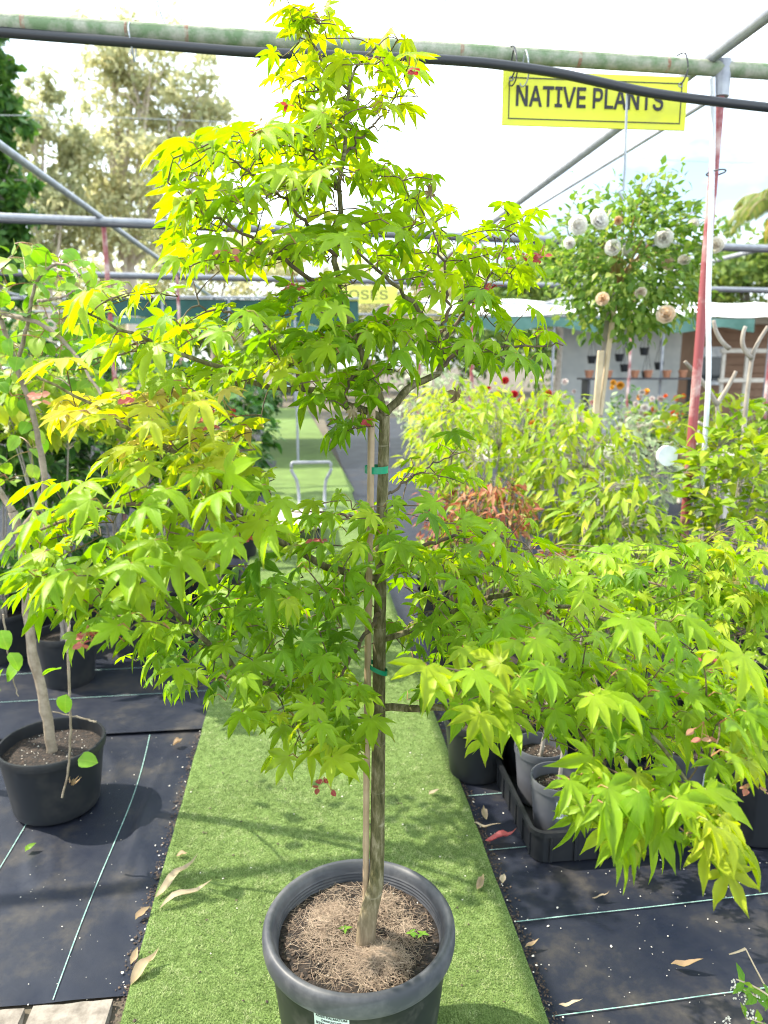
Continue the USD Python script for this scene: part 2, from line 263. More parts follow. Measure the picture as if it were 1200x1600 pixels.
TURF = M_(stage, '/World/Looks/turf_look', {
    'tc': ('texture_coordinate', {}), 'n': ('noise_texture', {'scale': 260.0, 'detail': 3.0}), 'r': ('rgb_ramp', {'ramp': [(0.3, (0.055, 0.10, 0.02)), (0.5, (0.125, 0.195, 0.045)), (0.72, (0.22, 0.30, 0.11))]}),
    'n2': ('noise_texture', {'scale': 3.0, 'detail': 4.0}), 'mv': ('map_range', {'from_min': 0.3, 'from_max': 0.7, 'to_min': 0.8, 'to_max': 1.15}), 'cc': ('combine_xyz', {}), 'ml': ('mix_color', {'blend_type': 'multiply', 'fac': 1.0}),
    'bp': ('bump', {'strength': 0.9, 'distance': 0.008}), 'p': ('principled_bsdf', {'roughness': 0.8, 'specular_ior_level': 0.25})},
    [('tc.object', 'n.vector'), ('n.fac', 'r.fac'), ('tc.object', 'n2.vector'), ('n2.fac', 'mv.value'), ('mv.result', 'cc.x'), ('mv.result', 'cc.y'), ('mv.result', 'cc.z'), ('r.color', 'ml.a'), ('cc.vector', 'ml.b'), ('ml.result', 'p.base_color'), ('n.fac', 'bp.height'), ('bp.normal', 'p.normal')], surface='p.BSDF')
BLADE = M_(stage, '/World/Looks/turf_blade_look', {
    'oi': ('object_info', {}), 'g': ('geometry', {}), 'm': ('math', {'math_type': 'add'}), 'fr': ('math', {'math_type': 'fraction'}), 'r': ('rgb_ramp', {'ramp': [(0.0, (0.080, 0.135, 0.026)), (0.5, (0.150, 0.222, 0.052)), (0.85, (0.22, 0.295, 0.09)), (1.0, (0.36, 0.40, 0.19))]}), 'p': ('principled_bsdf', {'roughness': 0.55, 'specular_ior_level': 0.3})},
    [('oi.random', 'm.value1'), ('g.random_per_island', 'm.value2'), ('m.value', 'fr.value1'), ('fr.value', 'r.fac'), ('r.color', 'p.base_color')], surface='p.BSDF')

# ------------------------------------------------------------------ the setting: ground, mats, turf path, paving
def flat(name, poly, z, mat, label=None, kind='structure', parent=None):
    p = Polygon(poly); v, f = trimesh.creation.triangulate_polygon(p, engine='earcut')
    return part(name, (np.c_[v, np.full(len(v), z)], f), mat, parent, kind=kind, label=label)
flat('ground', [(-150, -4), (150, -4), (150, 260), (-150, 260)], -0.012, EARTH, 'bare brown earth of the nursery yard')
XL, XR = -0.473, 0.556
def fold(X, Y):
    z = 0.006*meshkit.fbm(np.stack([X*2.2, Y*2.2, X*0+3], -1), 3)+.005*np.maximum(0, 1-np.abs(meshkit.fbm(np.stack([X*2.6+Y*.8, Y*.9, X*0+9], -1), 3)-.5)*14)-.002
    c = -0.565-0.06*np.sin((Y-1.9)*1.9)+0.05*(Y-2.2)
    amp = np.clip(1-np.abs(Y-2.45)/0.55, 0, 1)
    z = z+0.013*amp*np.exp(-((X-c)/0.02)**2)+0.006*amp*np.exp(-((X-c-0.06)/0.03)**2)
    return z-0.004
mat_l = part('weed_mat', grid(-3.2, XL-0.006, 1.665, 3.10, 190, 110, lambda X, Y: fold(X, Y)), MAT, smooth=True, kind='structure', label='navy black woven weed mat left of the turf path, near sheet')
mat_l2 = part('weed_mat', grid(-6.0, XL-0.004, 3.06, 22.0, 60, 120, lambda X, Y: 0.006+0.006*meshkit.fbm(np.stack([X*2, Y*2, X*0], -1), 3)), MAT, smooth=True, kind='structure', label='woven weed mat left of the turf path beyond the overlapped seam')
mat_r = part('weed_mat', grid(XR+0.006, 6.5, -0.5, 22.0, 110, 260, lambda X, Y: 0.005*meshkit.fbm(np.stack([X*2, Y*2, X*0+7], -1), 3)-0.004+.004*np.maximum(0, 1-np.abs(meshkit.fbm(np.stack([X*.8+Y*.5, Y*3.2, X*0+4], -1), 3)-.5)*14)), MAT, smooth=True, kind='structure', label='navy black woven weed mat right of the turf path')
def stitch(parent, pts, zf):
    pts = spline(pts, 60); pts[:, 2] = [zf(p[0], p[1])+0.0035 for p in pts]
    d = np.gradient(pts, axis=0); nrm = np.stack([-d[:, 1], d[:, 0], 0*d[:, 0]], 1); nrm /= np.linalg.norm(nrm, axis=1, keepdims=True)
    w = 0.0012+0.0005*R.rand(len(pts), 1)
    v = np.vstack([pts-nrm*w, pts+nrm*w]); n = len(pts); i = np.arange(n-1)
    f = np.vstack([np.stack([i, i+1, i+n+1], 1), np.stack([i, i+n+1, i+n], 1)])
    if np.cross(v[f[0, 1]]-v[f[0, 0]], v[f[0, 2]]-v[f[0, 0]])[2] < 0: f = f[:, ::-1]
    part('stitch_line', (v, f), STITCH, parent)
fl = lambda x, y: float(fold(A([x]), A([y]))[0])
stitch(mat_l, [(-0.665, 1.67, 0), (-0.672, 2.0, 0), (-0.665, 2.5, 0), (-0.70, 3.05, 0)], fl)
stitch(mat_l, [(-1.01, 1.67, 0), (-1.0, 2.4, 0), (-1.03, 3.08, 0)], fl)
stitch(mat_l, [(-1.34, 1.67, 0), (-1.35, 2.4, 0), (-1.34, 3.08, 0)], fl)
for yy_ in (3.42, 3.75):
    stitch(mat_l2, [(-2.5, yy_-0.03, 0), (-1.2, yy_, 0), (-0.49, yy_+0.02, 0)], lambda x, y: 0.011)
for yy_ in (1.50, 1.815, 2.135, 2.45):
    stitch(mat_r, [(0.575, yy_-0.01, 0), (1.0, yy_+0.008, 0), (1.9, yy_+0.05, 0)], lambda x, y: float(0.005*meshkit.fbm(A([[x*2, y*2, 7.0]]), 3)[0]-0.0025+.004*max(0, 1-abs(meshkit.fbm(A([[x*.8+y*.5, y*3.2, 4.0]]), 3)[0]-.5)*14)))
turf = flat('turf_path', [(XL, -0.5), (XR, -0.5)]+[(XR+.008*float(meshkit.fbm(A([[y*5, 1.5, 2]]), 4)[0]), y) for y in np.arange(0.9, 6, .03)]+[(XR, 9.0), (0.60, 9.2), (0.30, 19.0), (0.05, 27.0), (-1.5, 27.0), (-1.06, 20.0), (-0.80, 14.0), (-0.55, 9.0), (XL, 8.8)]+[(XL-.008*float(meshkit.fbm(A([[y*5, 7.5, 2]]), 4)[0]), y) for y in np.arange(6, .9, -.03)], 0.010, TURF, 'artificial grass path running between the weed mats')
# pile of the near turf as real blades
inst = UsdGeom.PointInstancer.Define(stage, '/World/turf_path/turf_pile')
protos = []
for k in range(4):
    vs, fs = [], []
    for b in range(22):
        o = R.uniform(-0.011, 0.011, 2); h = R.uniform(0.002, 0.005); a = R.uniform(0, 6.28); w = R.uniform(0.0004, 0.0007); l = R.uniform(0.002, 0.005); q = A([math.cos(a), math.sin(a), 0]); s = A([-q[1], q[0], 0])
        p0 = A([o[0], o[1], 0]); p1 = p0+q*l*0.4+[0, 0, h*0.75]; p2 = p0+q*l+[0, 0, h]
        i = len(vs); vs += [p0-s*w, p0+s*w, p1+s*w*0.8, p1-s*w*0.8, p2]; fs += [(i, i+1, i+2), (i, i+2, i+3), (i+3, i+2, i+4)]
    m = usdkit.mesh(stage, f'/World/turf_path/turf_pile/blade_tuft_{k:03d}' if k else '/World/turf_path/turf_pile/blade_tuft', (A(vs), A(fs)), BLADE)
    protos.append(m.GetPath())
px_, py_ = [], []
for y0, y1, sp in ((1.0, 2.6, 0.0135), (2.6, 4.6, 0.02), (4.6, 6.5, 0.034)):
    gx, gy = np.meshgrid(np.arange(XL+0.012, XR-0.01, sp), np.arange(y0, y1, sp)); px_.append((gx+R.uniform(-sp, sp, gx.shape)*0.5).ravel()); py_.append((gy+R.uniform(-sp, sp, gx.shape)*0.5).ravel())
px_, py_ = np.clip(np.concatenate(px_), XL+0.008, XR-0.008), np.concatenate(py_); n_ = len(px_)
ang = R.uniform(0, 6.28, n_); sc_ = R.uniform(0.8, 1.25, n_)
inst.CreatePrototypesRel().SetTargets(protos); inst.CreateProtoIndicesAttr(Vt.IntArray.FromNumpy(R.randint(0, 4, n_).astype(np.int32)))
inst.CreatePositionsAttr(Vt.Vec3fArray.FromNumpy(np.stack([px_, py_, np.full(n_, 0.010)], 1).astype(np.float32)))
inst.CreateOrientationsAttr(Vt.QuathArray([Gf.Quath(float(math.cos(a/2)), 0, 0, float(math.sin(a/2))) for a in ang]))
inst.CreateScalesAttr(Vt.Vec3fArray.FromNumpy(np.stack([sc_*1.15, sc_*1.15, sc_], 1).astype(np.float32)))
tag(inst.GetPrim(), 'short curled green artificial grass pile', kind='stuff')
# concrete pavers at the near left edge
pav = thing('paving', None, None, kind='structure')
tag(pav, 'row of worn concrete pavers along the near edge of the left weed mat')
xs = [-2.0, -1.55, -1.12, -0.715, -0.505]
for i in range(4):
    w = xs[i+1]-xs[i]-0.012; b = trimesh.creation.box((w, 0.30, 0.05)); b = b.subdivide().subdivide().subdivide()
    v = b.vertices.view(np.ndarray); e = np.clip((np.abs(v)-[w/2-0.012, 0.138, 0.013])/0.012, 0, 1); r_ = np.linalg.norm(np.sort(e, 1)[:, 1:], axis=1); v = v*(1-0.03*(r_ > 1)[:, None]) + 0.002*(meshkit.noise(v*40+i*9)-0.5)[:, None]
    part('paver', (v+A([(xs[i]+xs[i+1])/2, 1.505, -0.021+0.003*(i % 2)]), b.faces.view(np.ndarray)), PAVER, pav, smooth=30)

# ------------------------------------------------------------------ leaves
def maple_leaf(size, droop, fold_, rs, lobes=7, fine=True):
    """A palmate leaf in its own frame: petiole at the origin, tip along +y, face up +z. Returns vertices, faces, leafdata (across, along, -)."""
    angs = {7: [-128, -84, -41, 0, 41, 84, 128], 5: [-92, -46, 0, 46, 92]}[lobes]
    lens = {7: [0.40, 0.74, 0.95, 1.0, 0.95, 0.74, 0.40], 5: [0.6, 0.9, 1.0, 0.9, 0.6]}[lobes]
    angs = [math.radians(a+rs.uniform(-8, 8)) for a in angs]; lens = [l*rs.uniform(0.86, 1.09) for l in lens]
    V, D, Fc = [(0, 0, 0)], [(0, 0, 0)], []
    sin_ = []
    for i in range(len(angs)+1):
        if i == 0: a, r = angs[0]-0.42, lens[0]*0.42
        elif i == len(angs): a, r = angs[-1]+0.42, lens[-1]*0.42
        else: a, r = (angs[i-1]+angs[i])/2, 0.27*min(lens[i-1], lens[i])+0.03
        V.append((math.sin(a)*r, math.cos(a)*r, 0)); D.append((1.0, 0.3, 0)); sin_.append(len(V)-1)
    for i, (a, L) in enumerate(zip(angs, lens)):
        d = A([math.sin(a), math.cos(a)]); n = A([d[1], -d[0]])
        k = len(V); ts = (0.27, 0.50, 0.74)
        cz = rs.uniform(-.16, .10)*L
        for t in ts: V.append((*(d*L*t), -fold_*L*0.10*math.sin(t*3.1)+cz*t*t)); D.append((0, t, 0))
        tip = d*L+n*rs.uniform(-0.05, 0.05)*L; V.append((*tip, cz*1.15)); D.append((0, 1, 0))
        hw = ((0.42, 0.150), (0.62, 0.135), (0.83, 0.050))
        for sgn in (-1, 1):
            e = []
            for t, w in hw:
                w = w*rs.uniform(0.9, 1.1)*(1.0 if L > 0.5 else 1.1); q = d*L*t+n*sgn*w*L
                V.append((*q, fold_*L*0.04+cz*t*t+rs.uniform(-.012, .012)*L)); D.append((sgn*min(1, w/0.15), t, 0)); e.append(len(V)-1)
            s = sin_[i] if sgn < 0 else sin_[i+1]
            m0, m1, m2, tp = k, k+1, k+2, k+3; e0, e1, e2 = e
            tri = [(0, m0, s), (m0, m1, e0), (m0, e0, s), (m1, m2, e1), (m1, e1, e0), (m2, tp, e2), (m2, e2, e1)]
            Fc += tri if sgn < 0 else [t[::-1] for t in tri]
    V, D = A(V, float), A(D, float)
    r = np.hypot(V[:, 0], V[:, 1])
    V[:, 2] -= droop*r**2.0*0.62
    th = np.arctan2(V[:, 0], V[:, 1]); V[:, 2] += 0.06*r*np.sin(3*th+rs.uniform(0, 6))*rs.uniform(0.2, 1)
    V[:, :2] *= (1-0.16*droop*r[:, None])
    return V*size, A(Fc), D
def simple_leaf(L, w, curl, rs, tip=0.3, seg=4, cup=0.25):
    """A plain blade of length L and half width w."""
    ts = np.linspace(0, 1, seg+1); prof = np.sin(np.pi*ts**(0.75))**(0.8+tip); prof[0] = 0.08; prof[-1] = 0.0
    V, D, Fc = [], [], []
    for t, p in zip(ts, prof):
        z = -curl*L*t*t
        V += [(-w*p, L*t*(1-0.12*curl*t), z+cup*w*p), (0, L*t*(1-0.12*curl*t), z), (w*p, L*t*(1-0.12*curl*t), z+cup*w*p)]; D += [(-p, t, 0), (0, t, 0), (p, t, 0)]
    for i in range(seg):
        a, b = i*3, i*3+3
        Fc += [(a, a+1, b+1), (a, b+1, b), (a+1, a+2, b+2), (a+1, b+2, b+1)]
    return A(V, float), A(Fc), A(D, float)
def frame(axis, normal):
    y = axis/np.linalg.norm(axis); z = normal-y*(normal@y)
    if np.linalg.norm(z) < 1e-3: z = np.cross(y, [1, 0, 0.1])
    z = z/np.linalg.norm(z); return np.stack([np.cross(y, z), y, z])
def place(leaf, pos, fr, tint):
    v, f, d = leaf; d = d.copy(); d[:, 2] = tint
    return pos+v@fr, f, d
def join(ls):
    v, f, d, o = [], [], [], 0
    for a, b, c in ls: v.append(a); f.append(b+o); d.append(c); o += len(a)
    return (np.vstack(v), np.vstack(f)), np.vstack(d)
def unit(v): return v/max(np.linalg.norm(v), 1e-9)
def emit_leaves(parent, leaves, mat, nparts, name='leaf'):
    """The leaves that show largest are parts of their own; the rest is one part of the plant."""
    if not leaves: return
    c = A([l[0].mean(0) for l in leaves]); rad = A([np.linalg.norm(l[0]-q, axis=1).max() for l, q in zip(leaves, c)])
    x, y, z = proj(c); inside = (z > 0.2) & (x > -40) & (x < 1240) & (y > -40) & (y < 1640)
    rp = np.clip(rad*F/np.maximum(z, 0.2)*0.6/8, 0.6, 12); buf = np.full((220, 170), 1e9); own = np.full((220, 170), -1)
    for i in np.argsort(-z):
        if not inside[i]: continue
        X, Y, q = x[i]/8+10, y[i]/8+10, rp[i]
        a0, a1, b0, b1 = int(max(Y-q, 0)), int(min(Y+q+1, 220)), int(max(X-q, 0)), int(min(X+q+1, 170))
        if a1 > a0 and b1 > b0: own[a0:a1, b0:b1] = i
    cnt = np.bincount(own[own >= 0], minlength=len(leaves)); order = np.argsort(-cnt, kind='stable')
    first, rest = order[:nparts], order[nparts:]
    for i in first: part(name, leaves[i][:2], mat, parent, data=leaves[i][2])
    if len(rest): j, d = join([leaves[i] for i in rest]); part('foliage', j, mat, parent, data=d, kind='stuff')

# ------------------------------------------------------------------ the maple in the foreground
POTC = at(561, 1437, 1.42); POTC[2] = 0.0; RIMZ = float(at(561, 1437, 1.42)[2]); SOILZ = RIMZ-0.045
def limb(pts, n=20): return spline([at(*p) for p in pts], n)
trunk_pts = limb([(570, 1464, 1.385), (575, 1432, 1.395), (588, 1375, 1.415), (591, 1200, 1.42), (593, 1000, 1.42), (597, 800, 1.42), (601, 650, 1.42)], 40)
maple = thing('japanese_maple', 'young Japanese maple with bright lime green leaves in the large grey rimmed pot', 'tree', (trunk_pts[0][0], trunk_pts[0][1], SOILZ))
limbs = [
 ([(601, 650, 1.42), (578, 580, 1.43), (543, 497, 1.44), (524, 432, 1.44), (528, 340, 1.44), (536, 240, 1.44), (545, 140, 1.44), (562, 100, 1.44), (592, 70, 1.44)], .0085, .0018),
 ([(545, 140, 1.44), (515, 110, 1.42), (490, 70, 1.42), (470, 30, 1.42)], .0028, .0012),
 ([(536, 245, 1.44), (575, 205, 1.46), (612, 160, 1.48)], .003, .0012),
 ([(601, 648, 1.42), (640, 606, 1.45), (690, 574, 1.5), (682, 530, 1.5), (640, 470, 1.5), (600, 430, 1.5), (558, 393, 1.48)], .0085, .0025),
 ([(690, 574, 1.5), (720, 548, 1.52), (785, 543, 1.56), (880, 540, 1.6)], .0045, .0015),
 ([(686, 550, 1.5), (715, 500, 1.54), (760, 440, 1.58), (790, 380, 1.6), (815, 350, 1.62)], .005, .0014),
 ([(682, 530, 1.5), (700, 480, 1.5), (690, 400, 1.5), (660, 330, 1.5)], .004, .0014),
 ([(530, 465, 1.44), (470, 425, 1.38), (410, 382, 1.34), (340, 340, 1.28), (262, 285, 1.22)], .005, .0014),
 ([(527, 400, 1.44), (480, 350, 1.4), (420, 290, 1.36), (330, 235, 1.3)], .004, .0014),
 ([(533, 300, 1.44), (480, 230, 1.42), (430, 190, 1.4)], .003, .0012),
 ([(600, 655, 1.42), (530, 625, 1.38), (475, 605, 1.34), (420, 607, 1.28), (380, 588, 1.24), (250, 540, 1.18), (120, 480, 1.1)], .0075, .0016),
 ([(478, 606, 1.34), (440, 560, 1.32), (380, 500, 1.26), (300, 480, 1.2)], .004, .0015),
 ([(597, 905, 1.42), (520, 889, 1.38), (450, 852, 1.32), (398, 818, 1.27), (340, 750, 1.2), (210, 675, 1.14), (105, 610, 1.1), (55, 588, 1.08)], .008, .0018),
 ([(400, 818, 1.27), (300, 800, 1.18), (180, 790, 1.08), (60, 830, 1.02), (15, 860, 1.0)], .005, .0016),
 ([(594, 1085, 1.42), (500, 1090, 1.36), (400, 1062, 1.27), (310, 990, 1.18), (265, 955, 1.12), (215, 905, 1.06), (130, 900, 1.0)], .0095, .002),
 ([(420, 1068, 1.28), (330, 1060, 1.3), (240, 1040, 1.3)], .004, .0015),
 ([(593, 1106, 1.42), (660, 1106, 1.38), (740, 1098, 1.28), (850, 1065, 1.16), (960, 1100, 1.05), (1060, 1200, .96), (1110, 1290, .90)], .0085, .0018),
 ([(850, 1065, 1.16), (930, 1180, 1.02), (980, 1250, .94)], .0035, .0015),
 ([(594, 1000, 1.42), (690, 965, 1.44), (800, 930, 1.42), (920, 960, 1.34), (1100, 1030, 1.26), (1190, 1110, 1.2)], .007, .0016),
 ([(595, 955, 1.42), (565, 1000, 1.32), (520, 1080, 1.22), (470, 1120, 1.16)], .005, .0015),
 ([(597, 850, 1.42), (650, 855, 1.38), (730, 835, 1.34), (820, 850, 1.36)], .005, .0015),
 ([(597, 830, 1.42), (550, 808, 1.36), (470, 800, 1.3)], .004, .0015),
 ([(598, 780, 1.42), (650, 742, 1.5), (735, 700, 1.6)], .003, .0012),
 ([(578, 580, 1.43), (550, 590, 1.36), (540, 640, 1.3)], .004, .0014)]
tr_r = np.interp(np.linspace(0, 1, 40), [0, 0.04, 0.12, 0.5, 1], [.0222, .0198, .0160, .0132, .0100])
trunk_pts = trunk_pts.copy(); trunk_pts[0, 2] = SOILZ-0.02
tv, tf = tube(trunk_pts, tr_r, 20); tv = tv+(meshkit.fbm(tv*60, 3)[:, None]-0.5)*0.003
part('trunk', (tv, tf), BARK, maple, smooth=True)
skel_p, skel_w = [trunk_pts[8:]], [np.full(32, 0.06)]
for pts, r0, r1 in limbs:
    c = limb(pts, 26); c[1:-1] += R.normal(0, 0.0025, (24, 3))
    part('branch', tube(c, np.linspace(r0, r1, 26), 8), TWIG if r0 < 0.0068 else BARK, maple, smooth=True); skel_p.append(c); skel_w.append(np.zeros(26))
# regions of foliage: outline of where the blades start, near and far distance, leaves, age, droop, size
regions = [
 ([(445, 20), (520, 32), (570, 70), (640, 85), (650, 125), (620, 170), (560, 190), (470, 170), (425, 105), (470, 70)], 1.34, 1.56, 44, .70, .35, .050),
 ([(415, 180), (520, 170), (530, 255), (440, 280), (380, 225)], 1.28, 1.5, 18, .58, .4, .056),
 ([(245, 268), (290, 210), (400, 195), (520, 200), (525, 300), (400, 320), (290, 312)], 1.12, 1.6, 50, .58, .35, .058),
 ([(265, 345), (400, 315), (530, 305), (560, 400), (500, 430), (380, 415), (285, 400)], 1.15, 1.6, 46, .52, .45, .058),
 ([(540, 215), (620, 240), (690, 300), (725, 380), (700, 440), (600, 440), (540, 380)], 1.3, 1.65, 42, .50, .45, .056),
 ([(735, 370), (780, 325), (845, 345), (825, 420), (780, 460), (720, 440)], 1.45, 1.7, 22, .58, .4, .052),
 ([(630, 470), (740, 455), (850, 530), (860, 555), (800, 535), (730, 555), (650, 545)], 1.35, 1.68, 30, .36, .6, .058),
 ([(110, 455), (210, 452), (300, 480), (450, 435), (545, 480), (520, 560), (420, 592), (250, 575), (150, 555)], 1.05, 1.5, 74, .50, .45, .060),
 ([(460, 490), (600, 480), (645, 540), (600, 560), (590, 640), (550, 680), (500, 640), (470, 590)], 1.24, 1.5, 36, .28, .8, .064),
 ([(55, 600), (120, 590), (260, 640), (390, 640), (395, 690), (300, 735), (150, 660)], 1.02, 1.3, 36, .84, .35, .056),
 ([(0, 850), (60, 775), (180, 725), (330, 725), (450, 745), (430, 800), (350, 820), (300, 880), (220, 960), (100, 930), (20, 910)], .92, 1.3, 68, .50, .6, .064),
 ([(190, 1010), (280, 930), (420, 885), (540, 905), (560, 1000), (520, 1050), (400, 1070), (260, 1050)], 1.08, 1.5, 84, .20, .7, .060),
 ([(360, 1090), (440, 1055), (560, 1060), (600, 1120), (560, 1160), (450, 1145)], 1.08, 1.4, 26, .42, .5, .056),
 ([(430, 800), (540, 775), (620, 785), (640, 900), (560, 930), (480, 880)], 1.2, 1.55, 36, .40, .5, .054),
 ([(620, 825), (720, 800), (830, 835), (890, 900), (860, 960), (740, 960), (640, 940)], 1.18, 1.6, 60, .44, .5, .058),
 ([(615, 745), (690, 695), (750, 702), (740, 740), (660, 765)], 1.45, 1.68, 12, .32, .4, .050),
 ([(660, 1075), (720, 1000), (860, 960), (1000, 955), (1120, 980), (1170, 1060), (1180, 1140), (1050, 1170), (950, 1165), (840, 1135), (740, 1130)], .92, 1.5, 138, .48, .5, .062),
 ([(880, 1225), (960, 1195), (1040, 1215), (1150, 1200), (1080, 1260), (960, 1275), (900, 1260)], .84, 1.0, 20, .56, .8, .066),
 ([(610, 950), (770, 950), (770, 1060), (640, 1080)], 1.3, 1.75, 24, .22, .6, .056),
 ([(400, 1120), (500, 1130), (560, 1150), (520, 1175), (430, 1150)], 1.05, 1.25, 9, .5, .5, .054),
 ([(20, 900), (120, 930), (230, 960), (260, 1010), (160, 990), (40, 940)], .95, 1.2, 10, .4, .6, .060),
 ([(436, 4), (475, 4), (500, 38), (450, 42)], 1.36, 1.46, 7, .70, .3, .048),
 ([(930, 1255), (1030, 1262), (1030, 1285), (950, 1285)], .82, .9, 4, .6, 1.0, .068),
 ([(1075, 1282), (1120, 1275), (1155, 1300), (1140, 1322), (1085, 1322)], .82, .92, 8, .76, .5, .052),
 ([(1110, 1080), (1170, 1060), (1200, 1150), (1180, 1190), (1130, 1150)], .9, 1.15, 12, .62, .5, .058)]
att = []
for poly, d0, d1, n, tint, droop, size in regions:
    P = Polygon(poly); x0, y0, x1, y1 = P.bounds; got, tries = [], 0; top_ = np.mean([q[1] for q in poly]) < 600; n = int(n*(1.55 if top_ else 1.6)); size *= 1.0 if top_ else 1.02; tint = .5+(tint-.5)*.62 if tint < .8 else tint-.02
    while len(got) < n and tries < 20000:
        tries += 1; x, y = R.uniform(x0, x1), R.uniform(y0, y1)
        if not P.contains(Point(x, y)): continue
        p = at(x, y, R.uniform(d0, d1)); rr_ = .3*math.hypot(p[0]-trunk_pts[-1][0], p[1]-trunk_pts[-1][1]); hz_ = (p[2]+rr_)/.088; p[2] += .75*(round(hz_)-hz_)*.088+R.normal(0, .006)
        if all(np.linalg.norm(p-q) > (0.036 if tries < 8000 else 0.02) for q in got[-400:]): got.append(p)
    att += [(p, tint, droop, size) for p in got]
AX = lambda z: np.interp(z, trunk_pts[:, 2], trunk_pts[:, 0]), lambda z: np.interp(z, trunk_pts[:, 2], trunk_pts[:, 1])
sk, sw = np.vstack(skel_p), np.concatenate(skel_w)
order = np.argsort([np.min(np.linalg.norm(sk-a[0], axis=1)) for a in att])
twigs, pets, leaves = [], [], []
for i in order:
    p, tint, droop, size = att[i]
    c = A([AX[0](p[2]), AX[1](p[2]), p[2]]); o = p-c; o[2] = 0; o = unit(o+R.normal(0, .12, 3)*[1, 1, 0])
    base = p-o*0.02-A([0, 0, 0.012])   # petiole's foot
    d = np.linalg.norm(sk-base, axis=1)+sw; j = int(np.argmin(d)); q = sk[j]; L = np.linalg.norm(base-q)
    if L > 0.012:
        n = max(3, int(L/0.02)+2); t = np.linspace(0, 1, n)[:, None]
        bend = np.cross(unit(base-q), R.normal(0, 1, 3))*L*0.035*np.sin(np.pi*t)
        c_ = q*(1-t)+base*t+bend+A([0, 0, 1.0])*L*0.035*np.sin(np.pi*t)
        twigs.append(tube(c_, np.linspace(.0014, .0008, n), 5, False)); sk = np.vstack([sk, c_[1:]]); sw = np.r_[sw, np.full(n-1, 0.0)]
    else: base = q
    a = R.normal(0, 0.75); ca, sa = math.cos(a), math.sin(a); ax = A([o[0]*ca-o[1]*sa, o[0]*sa+o[1]*ca, 0])
    ax = unit(ax+A([0, 0, -0.06-0.62*droop+R.normal(0, .22)])); nm = unit(A([0, 0, 1.0])+o*(0.25+0.5*droop)+R.normal(0, .30, 3))
    sz = size*R.choice([R.uniform(.5, .8), R.uniform(.8, 1.22)], p=[.25, .75]); s_ = np.clip(tint+R.normal(0, .11), .06, 1 if tint > .8 else .82)
    lf = maple_leaf(sz, R.uniform(.25, 1.0)*(0.5+droop)*(2.2 if R.rand() < .06 else 1), R.uniform(.4, 1.5), R)
    lf = place(lf, p, frame(ax, nm), s_); leaves.append(lf)
    mid = (base+p)/2+A([0, 0, .006]); pets.append(tube([base, mid, p], .0010, 4, False))
part('twigs', cat_(twigs), TWIG, maple, smooth=True, label='fine dark twigs between the branches and the leaves', kind='stuff')
part('petioles', cat_(pets), PETIOLE, maple, smooth=True, label='thin red leaf stalks', kind='stuff')
emit_leaves(maple, leaves, MAPLE, 300)
# red winged seeds hang in small clusters
def samara(p, n, tint, sc=1.0):
    ls = []
    st = []
    for k in range(n):
        a = R.uniform(0, 6.28); q = p+A([math.cos(a)*.012, math.sin(a)*.012, R.uniform(-.016, -.004)])*sc
        st.append(tube([p+A([0, 0, .012]), (p+q)/2+A([0, 0, .004]), q], .0006, 3, False))
        for s in (-1, 1):
            d = unit(A([math.cos(a+s*1.2), math.sin(a+s*1.2), R.uniform(-.5, .2)])); lf = simple_leaf(.0145*sc, .0046*sc, R.uniform(-.2, .3), R, tip=0.0)
            ls.append(place(lf, q, frame(d, R.normal(0, .4, 3)+A([0, -.6, .8])), np.clip(tint+R.normal(0, .15), 0, 1)))
    j, dd = join(ls); sm = part('seed_cluster', j, SAMARA, maple, data=dd, label='cluster of red winged maple seeds'); part('seed_stalk', cat_(st), PETIOLE, sm)
for x, y, d, n, t in ((441, 152, 1.3, 2, .1), (408, 196, 1.22, 4, .3), (352, 385, 1.12, 3, .6), (458, 436, 1.25, 3, .2), (772, 438, 1.42, 4, .05), (808, 392, 1.45, 3, .2), (347, 632, 1.1, 4, .4), (185, 606, 1.0, 4, .5), (385, 830, 1.08, 6, .4), (492, 832, 1.2, 3, .5), (507, 1224, 1.12, 3, .3), (138, 990, .93, 7, .4), (1183, 1228, .92, 3, .85), (1105, 1028, 1.1, 5, .3), (655, 95, 1.38, 2, .1), (330, 650, 1.1, 3, .5), (1098, 1140, .92, 3, .8), (565, 650, 1.3, 2, .15), (850, 392, 1.5, 5, .3), (70, 610, 1.0, 4, .7)):
    samara(at(x, y, d), n, t)
def dry_leaf(p, ax, nm, size, tint, label, parent):
    v, f, d = maple_leaf(size, 2.2, 2.5, R); v[:, 0] *= 0.55; part('dry_leaf', (p+v@frame(unit(A(ax)), A(nm)), f), DRYL, parent, data=np.c_[d[:, :2], np.full(len(d), tint)], label=label)
dry_leaf(at(551, 640, 1.24), (0.1, -.1, -1), (0, -1, .3), .036, .9, 'pale withered leaf curled up in the middle of the crown', maple)
dry_leaf(at(714, 612, 1.5), (0, .1, -1), (0, -1, .2), .05, .6, 'brown withered leaf hanging from a bare twig', maple)
dry_leaf(at(672, 305, 1.4), (.3, -.2, 1), (0, -1, .2), .04, .35, 'browned leaf standing upright at the crown edge', maple)
